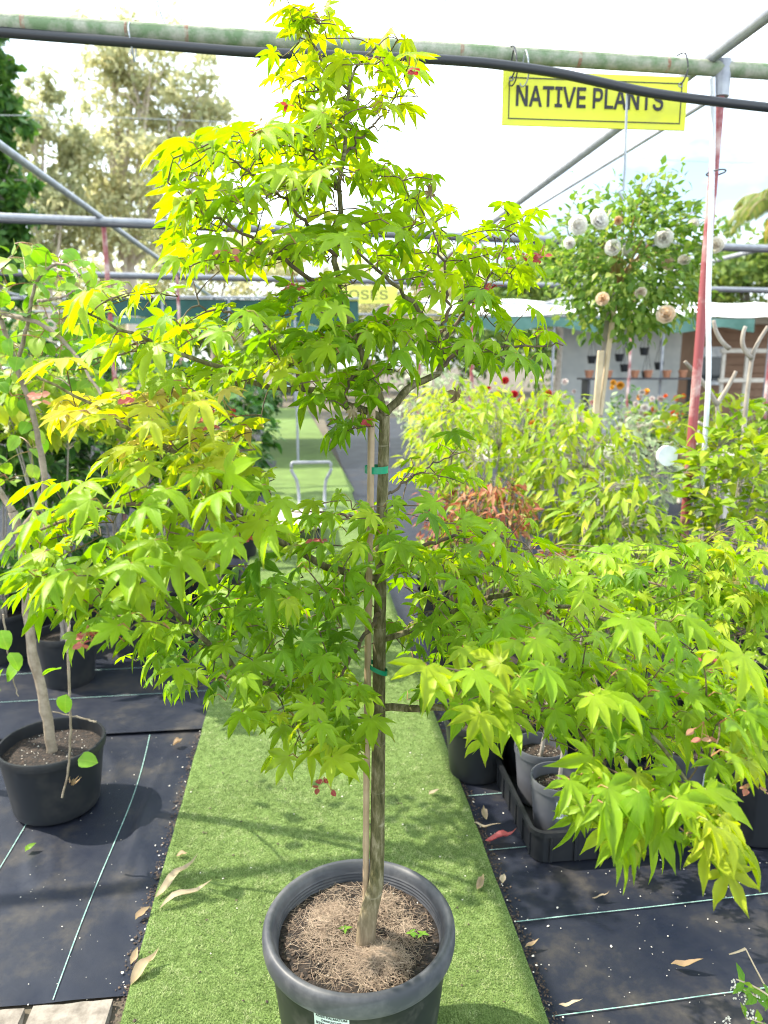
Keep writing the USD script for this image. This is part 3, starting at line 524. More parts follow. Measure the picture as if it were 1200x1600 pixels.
# stake and ties
st_pts = limb([(571, 1425, 1.432), (572, 1300, 1.41), (575, 1000, 1.395), (579, 760, 1.395), (581, 562, 1.395)], 60); st_pts[0, 2] = SOILZ-.03
rr = np.full(60, .0068); rr[::9] += .0012
stake = part('bamboo_stake', tube(st_pts, rr, 10), BAMBOO, smooth=True, cat='stake', label='tan bamboo stake tied upright beside the maple trunk in the pot')
for y in (733, 1042):
    a = at(588, y, 1.41); th = np.linspace(0, 2*math.pi, 28, endpoint=True); tilt = 0.0 if y < 800 else .012
    ring = np.stack([a[0]+.0225*np.cos(th), a[1]-.002+.021*np.sin(th), a[2]+tilt*-np.cos(th)], 1)
    h = .0068 if y < 800 else .005; v = np.vstack([ring-[0, 0, h], ring+[0, 0, h]]); i = np.arange(27)
    part('tree_tie', (v, np.vstack([np.stack([i, i+1, i+29], 1), np.stack([i, i+29, i+28], 1)])), GTAPE, cat='tie', label='upper green plastic tie round trunk and stake' if y < 800 else 'lower slanting green plastic tie round trunk and stake', smooth=True)

# ------------------------------------------------------------------ the big pot
pot = thing('large_pot', 'large black plastic pot with grey rolled rim holding the maple on the turf path', 'plant pot', POTC)
RO = .211
body = [(.152, .007), (.162, .012), (.1955, RIMZ-.055), (.1965, RIMZ-.046)]
part('pot_body', lathe(body, 96, POTC), POTB, pot, smooth=40)
rim = [(.196, RIMZ-.048), (.206, RIMZ-.050), (.2095, RIMZ-.044), (.2115, RIMZ-.034), (.2118, RIMZ-.020), (.2105, RIMZ-.008), (.206, RIMZ-.001), (.200, RIMZ+.0015), (.194, RIMZ), (.1885, RIMZ-.006), (.1855, RIMZ-.014), (.1835, RIMZ-.02)]
inner = []
for k in range(5): z = RIMZ-.02-.007*k; inner += [(.1835-.0015*k, z), (.1815-.0015*k, z-.0035)]
rp = part('rim', lathe(rim, 96, POTC), POTR, pot, smooth=50)
part('inner_wall', lathe(inner+[(.171, RIMZ-.09)], 96, POTC), POTR, pot, smooth=25)
rs_ = np.linspace(0, .178, 46); th = np.linspace(0, 2*math.pi, 121)[:-1]
prof = [(r, 0) for r in rs_]; sv, sf = lathe([(max(r, 1e-4), SOILZ) for r in rs_], 120, POTC)
q = sv-POTC; mound = .016*meshkit.fbm(q*[26, 26, 0]+3, 4)+.030*np.exp(-((q[:, 0]-.035)**2+(q[:, 1]+.095)**2)/.003)+.024*np.exp(-((q[:, 0]+.07)**2+(q[:, 1]-.03)**2)/.004)+.020*np.exp(-((q[:, 0]-.06)**2+(q[:, 1]-.06)**2)/.003)
sv[:, 2] += mound-.008
soil = part('soil', (sv, sf), SOIL, pot, smooth=True)
def soil_z(x, y): k = np.argmin((sv[:, 0]-x)**2+(sv[:, 1]-y)**2); return sv[k, 2]
# matted dry roots and straw in three mounds
cs = []
for cx, cy, rad, n in ((.035, -.095, .066, 1500), (-.07, .0, .055, 700), (-.055, .055, .055, 650), (.055, .075, .055, 750), (.10, .0, .045, 260), (0, .02, .16, 1300), (-.04, -.07, .06, 300)):
    for k in range(n):
        a, r = R.uniform(0, 6.28), rad*R.rand()**.75; x, y = POTC[0]+cx+r*math.cos(a), POTC[1]+cy+r*math.sin(a)
        if math.hypot(x-POTC[0], y-POTC[1]) > .172: continue
        z = soil_z(x, y)+R.uniform(0, .012)*(1-r/rad*.6); b = R.uniform(0, 6.28); L = R.uniform(.012, .04); t = np.linspace(-.5, .5, 4)[:, None]
        d = A([math.cos(b), math.sin(b), R.uniform(-.25, .35)]); c_ = A([x, y, z])+d*L*t+A([-d[1], d[0], .3])*L*R.uniform(-.35, .35)*(t**2-.12)
        cs.append(tube(c_, R.uniform(.0002, .00042), 3, False))
part('dry_roots', cat_(cs), STRAW, soil, kind='stuff', label='tangled dry straw coloured roots on the soil')
def scatter_bits(n, fn, s0, s1, flat_=0.5):
    out = []
    for k in range(n):
        x, y, z = fn(); s = R.uniform(s0, s1); b = trimesh.creation.icosahedron(); v = b.vertices.view(np.ndarray)*R.uniform(.5, 1.2, (12, 3))*[1, R.uniform(.4, 1), flat_]; a = R.uniform(0, 6.28)
        rot = A([[math.cos(a), -math.sin(a), 0], [math.sin(a), math.cos(a), 0], [0, 0, 1]]); out.append((v@rot*s+A([x, y, z+s*flat_*.5]), b.faces.view(np.ndarray)))
    return cat_(out)
def in_pot():
    a, r = R.uniform(0, 6.28), .172*math.sqrt(R.rand()); x, y = POTC[0]+r*math.cos(a), POTC[1]+r*math.sin(a); return x, y, soil_z(x, y)
part('bark_chips', scatter_bits(900, in_pot, .002, .0065), CHIP, soil, kind='stuff', label='dark bark chips in the potting mix')
part('perlite', scatter_bits(46, in_pot, .0012, .0030, .8), WHITEBIT, soil, kind='stuff', label='white perlite grains')
for x, y, n in ((643, 1398, 9), (540, 1505, 5), (660, 1475, 5)):
    c = at(x, y, 1.42); c[2] = soil_z(c[0], c[1])+.008; ls = []
    for k in range(n):
        a = R.uniform(0, 6.28); ls.append(place(simple_leaf(R.uniform(.010, .018), .004, .4, R), c, frame(A([math.cos(a), math.sin(a), .45]), A([0, 0, 1.0])), .5+R.normal(0, .1)))
    j, d = join(ls); part('weed_sprout', j, MULB, soil, data=d)
# price sticker wrapped on the pot's front
def on_pot(u, h, lift):
    """u metres round the pot from the sticker's middle, h height."""
    r = np.interp(h, [.012, RIMZ-.055], [.162, .1955])+lift; a = STA+u/r
    return np.stack([POTC[0]+r*np.cos(a), POTC[1]+r*np.sin(a), h+0*r], -1)
sp = ray(517, 1586); sa_ = None
_p = CAM+sp*np.linspace(1.0, 2.2, 2400)[:, None]; _k = int(np.argmax(np.hypot(_p[:, 0]-POTC[0], _p[:, 1]-POTC[1]) < np.interp(_p[:, 2], [.012, RIMZ-.055], [.162, .1955]))); STA = math.atan2(_p[_k, 1]-POTC[1], _p[_k, 0]-POTC[0]); ST_H = float(_p[_k, 2])-.026
uu, hh = np.meshgrid(np.linspace(-.037, .037, 12), np.linspace(-.026, .026, 5)); v = on_pot(uu.ravel(), ST_H+hh.ravel(), .0012)
i = (np.arange(4)[:, None]*12+np.arange(11)[None]).ravel()
stk = part('price_sticker', (v, np.vstack([np.stack([i, i+1, i+13], 1), np.stack([i, i+13, i+12], 1)])), LABELP, pot)
def sticker_text(txt, h, u0, hz, bold=True):
    m = meshkit.text_mesh(txt, h, .0004, bold); b = m.bounds; mv = m.vertices.view(np.ndarray); x = mv[:, 0]-b[0, 0]; W = b[1, 0]-b[0, 0]
    k = min(1, .066/W); x = x*k
    return on_pot(x+u0 if u0 is not None else x-W*k/2, ST_H+hz+mv[:, 1], .0014+mv[:, 2]), m.faces.view(np.ndarray)
ink = [sticker_text('ACER PALMATUM', .0056, None, .015), sticker_text('OSAKAZUKI', .0052, None, .0055), sticker_text('$399.00', .0054, -.033, -.004)]
x = -.030
while x < .024:
    w = R.choice([.0007, .0011, .0018]); uu = A([x, x+w, x+w, x]); hh = A([-.023, -.023, -.008, -.008]); ink.append((on_pot(uu, ST_H+hh, .0016), A([[0, 1, 2], [0, 2, 3]]))); x += w+R.choice([.0007, .0012, .0018])
ink.append(sticker_text('GN', .009, .015, -.012))
part('sticker_print', cat_(ink), INK, stk)

# ------------------------------------------------------------------ nursery pots
def make_pot(name, label, cat, c, r, h, mat, group=None, sticker=None, fill=True):
    t = thing(name, label, cat, c, group)
    rb = r*.80
    part('pot_body', lathe([(rb*.97, .004), (rb, .012), (rb*1.02, .03), (rb*1.025, .036), (r*.955, h-.03), (r*.96, h-.025)], 48, c), mat, t, smooth=40)
    part('rim', lathe([(r*.96, h-.03), (r*.995, h-.028), (r, h-.018), (r, h-.006), (r*.985, h), (r*.945, h), (r*.93, h-.008), (r*.92, h-.06)], 48, c), mat, t, smooth=45)
    if fill:
        v, f = lathe([(max(x, 1e-4), h-.045) for x in np.linspace(0, r*.93, 14)], 40, c); v[:, 2] += .008*(meshkit.fbm(v*45, 3)-.5)
        so = part('soil', (v, f), SOIL, t, smooth=True)
        def ff():
            a, q = R.uniform(0, 6.28), r*.88*math.sqrt(R.rand()); return c[0]+q*math.cos(a), c[1]+q*math.sin(a), c[2]+h-.046
        if sticker != 'plain': part('bark_chips', scatter_bits(260, ff, .002, .006), CHIP, so, kind='stuff'); part('grit', scatter_bits(110, ff, .0015, .0035), WHITEBIT, so, kind='stuff')
    if isinstance(sticker, float):
        a0 = sticker; aa, hz = np.meshgrid(np.linspace(-.22, .22, 8), [h*.52, h*.80]); rr_ = np.interp(hz, [.036, h-.03], [rb*1.025, r*.955])+.0015
        v = np.stack([c[0]+rr_*np.cos(aa+a0), c[1]+rr_*np.sin(aa+a0), c[2]+hz], -1).reshape(-1, 3); i = np.arange(7)
        s = part('label_sticker', (v, np.vstack([np.stack([i, i+1, i+9], 1), np.stack([i, i+9, i+8], 1)])), LABELW, t)
        bars = []; x = -.17
        while x < .16:
            w = R.choice([.008, .014, .022]); a4 = A([x, x+w, x+w, x]); h4 = A([.55, .55, .63, .63])*h; r4 = np.interp(h4, [.036, h-.03], [rb*1.025, r*.955])+.0025
            bars.append((np.stack([c[0]+r4*np.cos(a4+a0), c[1]+r4*np.sin(a4+a0), c[2]+h4], -1), A([[0, 1, 2], [0, 2, 3]]))); x += w+R.choice([.008, .016])
        for hz0 in (.68, .73):
            a4 = A([-.16, .1, .1, -.16]); h4 = A([hz0, hz0, hz0+.018, hz0+.018])*h; r4 = np.interp(h4, [.036, h-.03], [rb*1.025, r*.955])+.0025
            bars.append((np.stack([c[0]+r4*np.cos(a4+a0), c[1]+r4*np.sin(a4+a0), c[2]+h4], -1), A([[0, 1, 2], [0, 2, 3]])))
        part('sticker_print', cat_(bars), INK, s)
    return t
ML = at(84, 1190, 2.435); ML[2] = .006
make_pot('nursery_pot', 'round black pot of gritty soil standing on the left weed mat', 'plant pot', ML, .182, .252, POTS)

# ------------------------------------------------------------------ mulberry in the left pot
mul = thing('mulberry_tree', 'leggy young tree with heart shaped yellow green leaves in the left black pot', 'tree', (ML[0]-.01, ML[1], .215))
def mlimb(pts, r0, r1, mat=PALEB, nm='branch', n=26):
    c = spline([at(*p) for p in pts], n); c[1:-1] += R.normal(0, .0012, (n-2, 3)); r = np.linspace(r0, r1, n); r[::5] *= 1.13; part(nm, tube(c, r, 9), mat, mul, smooth=True); return c
mt = mlimb([(82, 1182, 2.435), (69, 1100, 2.44), (50, 1010, 2.47), (42, 950, 2.47), (35, 860, 2.46), (20, 800, 2.45)], .0185, .014, nm='trunk')
ms_ = [mt, mlimb([(30, 830, 2.45), (70, 745, 2.4), (52, 650, 2.38), (25, 570, 2.36), (2, 500, 2.34)], .011, .007), mlimb([(24, 580, 2.36), (42, 510, 2.3), (58, 440, 2.25), (90, 412, 2.2), (125, 430, 2.15)], .007, .003),
       mlimb([(-10, 490, 2.34), (60, 505, 2.25), (110, 545, 2.2), (150, 605, 2.15), (185, 660, 2.1)], .008, .003), mlimb([(20, 800, 2.45), (-30, 700, 2.5), (-60, 560, 2.5), (-20, 430, 2.5)], .011, .004),
       mlimb([(60, 470, 2.26), (90, 466, 2.22), (115, 455, 2.2)], .005, .003), mlimb([(2, 500, 2.34), (-10, 440, 2.3), (20, 400, 2.3)], .006, .003)]
tw = mlimb([(105, 1000, 2.1), (109, 1080, 2.1), (110, 1150, 2.1), (104, 1215, 2.1), (97, 1246, 2.1)], .0045, .003)
mlimb([(110, 960, 2.15), (107, 1000, 2.1), (106, 1020, 2.1)], .004, .004); mlimb([(30, 860, 2.46), (80, 900, 2.25), (108, 965, 2.12)], .005, .004)
mlimb([(120, 1120, 2.1), (150, 1128, 2.1), (82, 1112, 2.1)], .0025, .002)
ml = []
def mleaf(p, sz, tint, ax=None):
    ax = unit(R.normal(0, 1, 3)*[1, 1, .3]+A([0, -.3, -.45])) if ax is None else unit(A(ax)); v, f, d = simple_leaf(sz, sz*.42, R.uniform(.1, .6), R, tip=-.2, seg=5)
    ml.append(place((v, f, d), p, frame(ax, A([0, -.25, 1])+R.normal(0, .35, 3)), np.clip(tint, 0, 1)))
skm = np.vstack(ms_[1:]); mtw = []
for poly, d0, d1, n in (([(-20, 380), (90, 380), (170, 420), (190, 520), (150, 600), (60, 600), (-20, 600)], 2.2, 2.75, 270), ([(-20, 600), (60, 600), (80, 720), (10, 790), (-20, 790)], 2.3, 2.8, 24)):
    P = Polygon(poly); x0, y0, x1, y1 = P.bounds; k = 0; mp_ = [] if d0 == 2.2 else mp_
    while k < n:
        x, y = R.uniform(x0, x1), R.uniform(y0, y1)
        if P.contains(Point(x, y)):
            p = at(x, y, R.uniform(d0, d1)); k += 1; mleaf(p, R.uniform(.032, .066), R.normal(.6, .22)); mp_.append(p)
for p in sorted(mp_, key=lambda q: np.min(np.linalg.norm(skm-q, axis=1))):
    q = skm[np.argmin(np.linalg.norm(skm-p, axis=1))]; c_ = np.linspace(q, p, 6)+A([0, 0, .1])*np.linalg.norm(p-q)*np.sin(np.linspace(0, math.pi, 6))[:, None]; mtw.append(tube(c_, .0013, 4, False)); skm = np.vstack([skm, c_[1:]])
for x, y, a in ((104, 1085, (-.2, -.3, -.9)), (122, 1187, (.9, -.2, 0)), (95, 1045, (-.9, .2, -.1)), (30, 1040, (-.6, -.2, -.4)), (15, 1020, (.5, -.3, -.5)), (5, 1045, (-.4, -.3, -.6)), (1, 985, (.3, -.4, -.6))): mleaf(at(x, y, 2.08), .062, .55, a)
part('petioles', cat_(mtw), PETIOLE, mul, kind='stuff', label='thin leaf stalks')
mlimb([(5, 960, 2.1), (20, 1060, 2.1), (29, 1088, 2.1)], .003, .0015)
emit_leaves(mul, ml, MULB, 190)
dry_leaf(at(111, 1222, 2.08), (0, 0, -1), (0, -1, 0), .045, .35, 'shrivelled brown leaf hanging beside the pot', mul)

# ------------------------------------------------------------------ general potted plants
def bush(name, label, cat, base, z0, top, rad, n, leaf, tint, mat, nparts, droop=.4, stems=6, stem_mat=GREYB, group=None, shape='egg', sig=.18, seed=0, fill=.35, tilt=0.0):
    """A plant of real stems and leaves: leaf = (length, half width); leaves sit on shoots inside an egg shaped crown from z0 to top."""
    rs = np.random.RandomState(1000+seed); base = A(base, float); t = thing(name, label, cat, base, group)
    sv_, ends = [], []
    for k in range(stems):
        a = rs.uniform(0, 6.28); r = rad*rs.uniform(.25, .75); e = A([base[0]+r*math.cos(a)+tilt*(top-base[2]), base[1]+r*math.sin(a), z0+(top-z0)*rs.uniform(.45, .85)])
        c = spline([base+A([rs.uniform(-.02, .02), rs.uniform(-.02, .02), -.03]), base*.6+e*.4+A([0, 0, .08]), e], 10); sv_.append(tube(c, np.linspace(.006, .002, 10)*(1+rad), 5, False)); ends.append(c)
    sk_ = np.vstack([c[4:] for c in ends]); ls = []
    for k in range(n):
        u = rs.normal(0, 1, 3); u = u/np.linalg.norm(u)*rs.uniform(fill, 1)**.5; h = (z0+top)/2
        lump = .72+.5*meshkit.noise(A([u*2.1+seed*3.7]))[0]
        p = A([base[0]+tilt*(top-base[2]), base[1], h])+u*A([rad, rad, (top-z0)/2])*lump
        o = unit(p-A([base[0], base[1], p[2]])+1e-6)
        ax = unit(o+rs.normal(0, .6, 3)+A([0, 0, -droop+.15])); nm = A([0, 0, 1.])+o*.4+rs.normal(0, .4, 3); s = rs.uniform(.6, 1.25)
        ls.append(place(simple_leaf(leaf[0]*s, leaf[1]*s, rs.uniform(.05, .5), rs, tip=leaf[2] if len(leaf) > 2 else .2, seg=3), p, frame(ax, nm), np.clip(tint+rs.normal(0, sig), 0, 1)))
        if k % 3 == 0:
            j = np.argmin(np.linalg.norm(sk_-p, axis=1)); sv_.append(tube([sk_[j], (sk_[j]+p)/2+A([0, 0, .01]), p], .0013+.0008*rad, 3, False))
    part('stems', cat_(sv_), stem_mat, t, smooth=True, kind='stuff'); emit_leaves(t, ls, mat, nparts); return t
class_pot = make_pot('nursery_pot', 'empty black pot standing right of the frangipani, outside the picture', 'plant pot', A([3.2, 3.4, 0.0]), .15, .27, POTS, 'black pots among the background plants', 'plain')
def under_pot(x, y, sc=1.0, plant=''):
    lab = 'black pot of the '+plant
    copy_of(class_pot, 'nursery_pot', (x, y, 0.002), ' '.join(lab.split()[:16]), 'plant pot', 'black pots among the background plants', sc=sc)

# second maple and its companions in the tray, right
TR = gnd(945, 1345); TRX, TRY = TR[0]+.0, TR[1]+.18
def pgr(x, y): q = gnd(x, y); q[2] = .002; return q
pA = gnd(752, 1232); pA = A([pA[0]+.005, pA[1]+.115, .002])
make_pot('nursery_pot', 'black pot tucked under the maple at the right turf edge', 'plant pot', pA, .128, .235, POTS)
tray = thing('plant_tray', 'black slatted plastic carrying tray holding potted plants on the right mat', 'tray', (TRX, TRY, 0))
rounded = Polygon([(-.19, -.13), (.19, -.13), (.19, .40), (-.19, .40)]).buffer(.05)
def wall_strip(poly, z0, z1, thick, c):
    ring = poly.difference(poly.buffer(-thick)); m = trimesh.creation.extrude_polygon(ring, z1-z0, engine='earcut'); m.apply_translation((c[0], c[1], z0)); return m.vertices.view(np.ndarray), m.faces.view(np.ndarray)
part('tray_wall', wall_strip(rounded.buffer(-.006), .005, .105, .004, (TRX, TRY)), POTS, tray, smooth=30)
part('tray_rim', wall_strip(rounded.buffer(.004), .098, .115, .014, (TRX, TRY)), POTS, tray, smooth=30)
m = trimesh.creation.extrude_polygon(rounded.buffer(-.008), .006, engine='earcut'); m.apply_translation((TRX, TRY, .004)); part('tray_floor', (m.vertices.view(np.ndarray), m.faces.view(np.ndarray)), POTS, tray)
for k in range(26):
    q = rounded.buffer(-.004).exterior.interpolate(k/26, normalized=True); part('rib', box((TRX+q.x, TRY+q.y, .052), (.008, .008, .092), .001), POTS, tray)
cr = [(-.115, -.04), (.11, -.05), (.11, .15), (-.11, .17), (-.10, .36)]
labs = ['grey pot with a white label at the front left of the tray', 'black pot with a pale label at the front right of the tray', 'black pot in the middle right of the tray', 'grey pot in the middle left of the tray', 'black pot at the far left of the tray']
tp = [make_pot('nursery_pot', labs[i], 'plant pot', A([TRX+x, TRY+y, .011]), .095, .215, POTG if i in (0, 3) else POTS, None, (-1.75+.1*i) if i < 3 else None) for i, (x, y) in enumerate(cr)]
pB = gnd(1095, 1288); pB = A([pB[0], pB[1]+.11, .002]); make_pot('nursery_pot', 'charcoal pot with a white barcode label right of the tray', 'plant pot', pB, .105, .235, POTG, None, -1.35)
pC = gnd(1190, 1300); pC = A([pC[0]+.03, pC[1]+.12, .002]); make_pot('nursery_pot', 'grey pot cut by the right picture edge behind the drooping maple leaves', 'plant pot', pC, .12, .22, POTG)
m2 = thing('potted_maple', 'second young maple with thin stems and soft green leaves rising from the tray', 'tree', (TRX+.02, TRY, .2))
ST2 = []
for (x, y) in cr[:4]:
    b = A([TRX+x, TRY+y, .16]); e = at(880+400*x+R.uniform(-30, 130), 900+R.uniform(-20, 60), 2.2+y); c = spline([b, b*.5+e*.5+A([0, 0, .1]), e], 18); ST2.append(c); part('stem', tube(c, np.linspace(.0075, .003, 18), 7), GREYB, m2, smooth=True)
for pts in ([(985, 900, 2.2), (1060, 920, 2.1), (1075, 870, 2.1), (1100, 845, 2.1)], [(900, 900, 2.2), (850, 880, 2.2), (840, 860, 2.2)], [(1000, 930, 2.2), (1080, 940, 2.1), (1130, 920, 2.0)], [(1040, 950, 2.1), (1120, 990, 2.0), (1190, 980, 1.9)]):
    c = limb(pts, 16); ST2.append(c); part('branch', tube(c, np.linspace(.004, .0018, 16), 6), TWIG, m2, smooth=True)
sk2 = np.vstack(ST2); l2, t2 = [], []
for poly, d0, d1, n, tint in (([(700, 960), (860, 960), (900, 1080), (760, 1120)], 2.1, 2.7, 50, .2), ([(830, 880), (900, 850), (1000, 845), (1110, 840), (1190, 880), (1190, 1000), (1000, 980), (880, 960)], 1.75, 2.5, 250, .42), ([(1080, 830), (1190, 800), (1200, 960), (1130, 980)], 1.7, 2.2, 60, .62), ([(860, 960), (1150, 980), (1150, 1160), (1000, 1170), (880, 1120)], 1.8, 2.4, 110, .28)):
    P = Polygon(poly); x0, y0, x1, y1 = P.bounds; k = 0
    while k < n:
        x, y = R.uniform(x0, x1), R.uniform(y0, y1)
        if not P.contains(Point(x, y)): continue
        k += 1; p = at(x, y, R.uniform(d0, d1)); j = np.argmin(np.linalg.norm(sk2-p, axis=1)); t2.append(tube([sk2[j], (sk2[j]+p)/2+A([0, 0, .012]), p], .0012, 4, False))
        o = unit((p-A([TRX, TRY, p[2]]))*[1, 1, 0]+A([0, -.15, 0])+R.normal(0, .5, 3)*[1, 1, 0]); ax = unit(o+A([0, 0, -.45+R.normal(0, .2)]))
        l2.append(place(maple_leaf(R.uniform(.048, .072), R.uniform(.4, 1.2), R.uniform(.4, 1.2), R), p, frame(ax, A([0, 0, 1.])+o*.45+R.normal(0, .25, 3)), np.clip(tint+R.normal(0, .13), 0, 1)))
part('twigs', cat_(t2), TWIG, m2, kind='stuff'); emit_leaves(m2, l2, MAPLE, 170)

# ------------------------------------------------------------------ shade house frame
def gH(x, y, H=2.7): return gnd(x, y, H)
fr_ = thing('shade_house_frame', 'steel pipe frame of the shade house with red posts and long overhead pipes', 'frame', (0, 0, 0))
def ext(p, q, a, b): d = unit(q-p); return p-d*a, q+d*b
b1 = ext(gH(0, 35), gH(1200, 112), 2.5, 3.0); c = np.linspace(*b1, 40)
main = part('cross_beam', tube(c, .0285, 14), MOSSP, fr_, smooth=40, label='nearest cross beam, mossy green pipe over the maple')
for x in (38, 198, 293, 720, 903, 1041):
    t = b1[0]+(b1[1]-b1[0])*((gH(x, 35+x*77/1200)-b1[0])@(b1[1]-b1[0]))/((b1[1]-b1[0])@(b1[1]-b1[0])); d = unit(b1[1]-b1[0]); part('rust_patch', tube([t-d*R.uniform(.004, .009), t+d*R.uniform(.004, .009)], .0288, 14), RUST, main, smooth=40)
BEAMS = [b1]
for (p, q) in (((0, 338), (1180, 386)), ((240, 430), (1180, 452))):
    b = ext(gH(*p), gH(*q), 3, 4); BEAMS.append(b); part('cross_beam', tube(np.linspace(*b, 20), .027, 10), GALV, fr_, smooth=40); b_ = b[0]-A([0, .06, .045]), b[1]-A([0, .06, .045]); part('hanger_pipe', tube(np.linspace(*b_, 20), .016, 8), DWIRE, fr_, smooth=40)
for Y in (14.0, 17.5, 21.0): part('cross_beam', tube(np.linspace((-6, Y, 2.7), (8, Y+.4, 2.7), 12), .026, 8), GALV, fr_, smooth=40)
LXp, RXp = -1.61, 1.58
for x in (LXp, RXp, 4.7, -4.9): part('long_pipe', tube(np.linspace((x, -1.0, 2.735), (x+.02, 22, 2.735), 30), .024, 10), GALV, fr_, smooth=40)
part('long_pipe', tube(np.linspace((RXp+.07, 3.1, 2.62), (RXp-.1, 12, 2.66), 12), .008, 8), GALV, fr_, smooth=40)
def post(x, y, mat=REDP, r=.019, z1=2.7, lab=None): return part('post', tube(np.linspace((x, y, -.01), (x, y, z1), 12), r, 12), mat, fr_, smooth=40, label=lab)
P1 = gH(1128, 108); post(P1[0], P1[1], lab='nearest right post, red paint faded by the sun')
part('post_cap', tube(np.linspace((P1[0], P1[1], 2.60), (P1[0], P1[1], 2.73), 4), .034, 14), GALV, fr_, smooth=40)
part('riser_pipe', tube(spline([(P1[0]-.045, P1[1]-.02, 2.66), (P1[0]-.035, P1[1]-.03, 2.5), (P1[0]-.012, P1[1]-.055, 1.9), (P1[0]+.028, P1[1]-.05, 1.45), (P1[0]+.035, P1[1]-.05, 1.0), (P1[0]+.02, P1[1]-.06, .92)], 30), .0105, 10), WHITEP, fr_, smooth=40, label='white plastic riser pipe strapped to the nearest right post')
for z in (2.32, 1.18, 1.02): th = np.linspace(0, 6.28, 16); part('strap', tube(np.stack([P1[0]+.03*np.cos(th), P1[1]-.02+.05*np.sin(th), z+0*th], 1), .003, 5, False), DWIRE, fr_)
post(LXp, 6.62); post(LXp, 10.2); post(RXp, 7.0); post(RXp, 10.3); post(LXp, 14.0); post(RXp, 14.1); post(4.7, 7.2); post(4.7, 10.5); post(-4.9, 6.4); post(-4.9, 10); post(LXp, 2.8); post(-4.9, 2.7); post(4.7, 3.1)
wd = P1+A([-.115, -.05, 0]); wd[2] = float(atY(1042, 712, P1[1]-.05)[2])
q = atY(1042, 712, P1[1]-.05); plate = trimesh.creation.cylinder(.043, .02, sections=36); plate.apply_transform(trimesh.transformations.rotation_matrix(math.pi/2, [1, 0, 0])); plate.apply_translation(q)
lp = thing('round_fitting', 'round white fitting fixed to the red post above the plants', 'fitting', q); part('disc', (plate.vertices.view(np.ndarray), plate.faces.view(np.ndarray)), WHITEP, lp, smooth=40)
part('bracket', box(q+A([.05, .01, -.008]), (.07, .02, .03), .003), RUST, lp)
# hose
hp = [(-60, 44), (0, 50), (200, 66), (440, 84), (640, 91), (740, 97), (810, 105), (870, 114), (940, 129), (1010, 144), (1080, 154), (1200, 168), (1300, 178)]
part('irrigation_hose', tube(spline([atY(x, y, 2.86-.00004*x) for x, y in hp], 80), .0165, 12), HOSE, cat='hose', label='black irrigation hose slung under the nearest cross beam and across the yellow sign', smooth=True)
for x in (207, 802, 820):
    c = atY(x, 42+x*.068, 2.89); th = np.linspace(0, 6.4, 30); part('wire_tie', tube(np.stack([c[0]+.004*np.sin(th*2), c[1]+.05*np.cos(th), c[2]-.02+.058*np.sin(th)], 1), .0028, 6, False), WIRE if x != 802 else DWIRE, cat='tie', label={207: 'grey wire tie looped round the mossy beam at upper left', 802: 'dark wire tie at the top left corner of the yellow sign', 820: 'pale wire tie right of the dark one above the yellow sign'}[x])
# signs
def sign(name, label, TL, TRc, BL, text, Y, mat, border, tk=.006):
    tl, tr, bl = atY(*TL, Y), atY(*TRc, Y), atY(*BL, Y); ux = unit(tr-tl); W = np.linalg.norm(tr-tl); uz = unit((tl-bl)-ux*((tl-bl)@ux)); Hh = (tl-bl)@uz; n = np.cross(ux, uz)
    if n[1] > 0: n = -n
    t = thing(name, label, 'sign', bl+ux*W/2)
    P = lambda x, z, l: bl+ux*x+uz*z+n*l
    v, f = box((W/2, 0, Hh/2), (W, tk, Hh), .001); part('board', (bl+v[:, :1]*ux+v[:, 2:]*uz-v[:, 1:2]*n, f[:, ::1]), mat, t)
    if border:
        bs, m_, w = [], .022, .004
        for x0, x1, z0, z1 in ((m_, W-m_, m_, m_+w), (m_, W-m_, Hh-m_-w, Hh-m_), (m_, m_+w, m_+w, Hh-m_-w), (W-m_-w, W-m_, m_+w, Hh-m_-w)):
            bs.append((A([P(x0, z0, tk/2+.0015), P(x1, z0, tk/2+.0015), P(x1, z1, tk/2+.0015), P(x0, z1, tk/2+.0015)]), A([[0, 1, 2], [0, 2, 3]])))
        part('border_line', cat_(bs), INK, t)
    cap = Hh*(.36 if border else .5); m = meshkit.text_mesh(text, cap, .001, border); v = m.vertices.view(np.ndarray); b = m.bounds; k = W*(.80 if border else .66)/(b[1, 0]-b[0, 0]); x0 = W*(.07 if border else .2)
    part('lettering', (P(x0, Hh*(.37 if border else .25), tk/2+.001)+(v[:, :1]-b[0, 0])*k*ux+v[:, 1:2]*uz+v[:, 2:]*n, m.faces.view(np.ndarray)), INK, t)
    return t, P, W, Hh
sg, P_, W_, H_ = sign('native_plants_sign', 'yellow NATIVE PLANTS sign hanging from the mossy beam', (785, 110), (1074, 121), (784, 196), 'NATIVE PLANTS', 2.93, YELS, True)
for x in (.03, W_-.03):
    th = np.linspace(0, 2*math.pi, 20); part('eyelet', tube(A([P_(x+.007*math.cos(a), H_-.028+.007*math.sin(a), .004) for a in th]), .0022, 6, False), GALV, sg, smooth=True)
    part('hanging_wire', tube(spline([P_(x, H_-.028, .008), P_(x+.012, H_+.02, .03), P_(x+.002, H_+.075, .02), P_(x-.004, H_+.085, -.03)], 14), .003, 6), DWIRE, sg)
sign('roses_sign', 'small faded yellow ROSES sign hanging far down the aisle', (508, 446), (622, 447), (508, 474), 'ROSES', 12.6, YELP, False)
part('sign_rod', tube(spline([atY(508, 440, 12.6), atY(570, 440, 12.6), atY(622, 440, 12.6)], 4), .02, 6), GALV, cat='rod', label='pale rod above the ROSES sign')
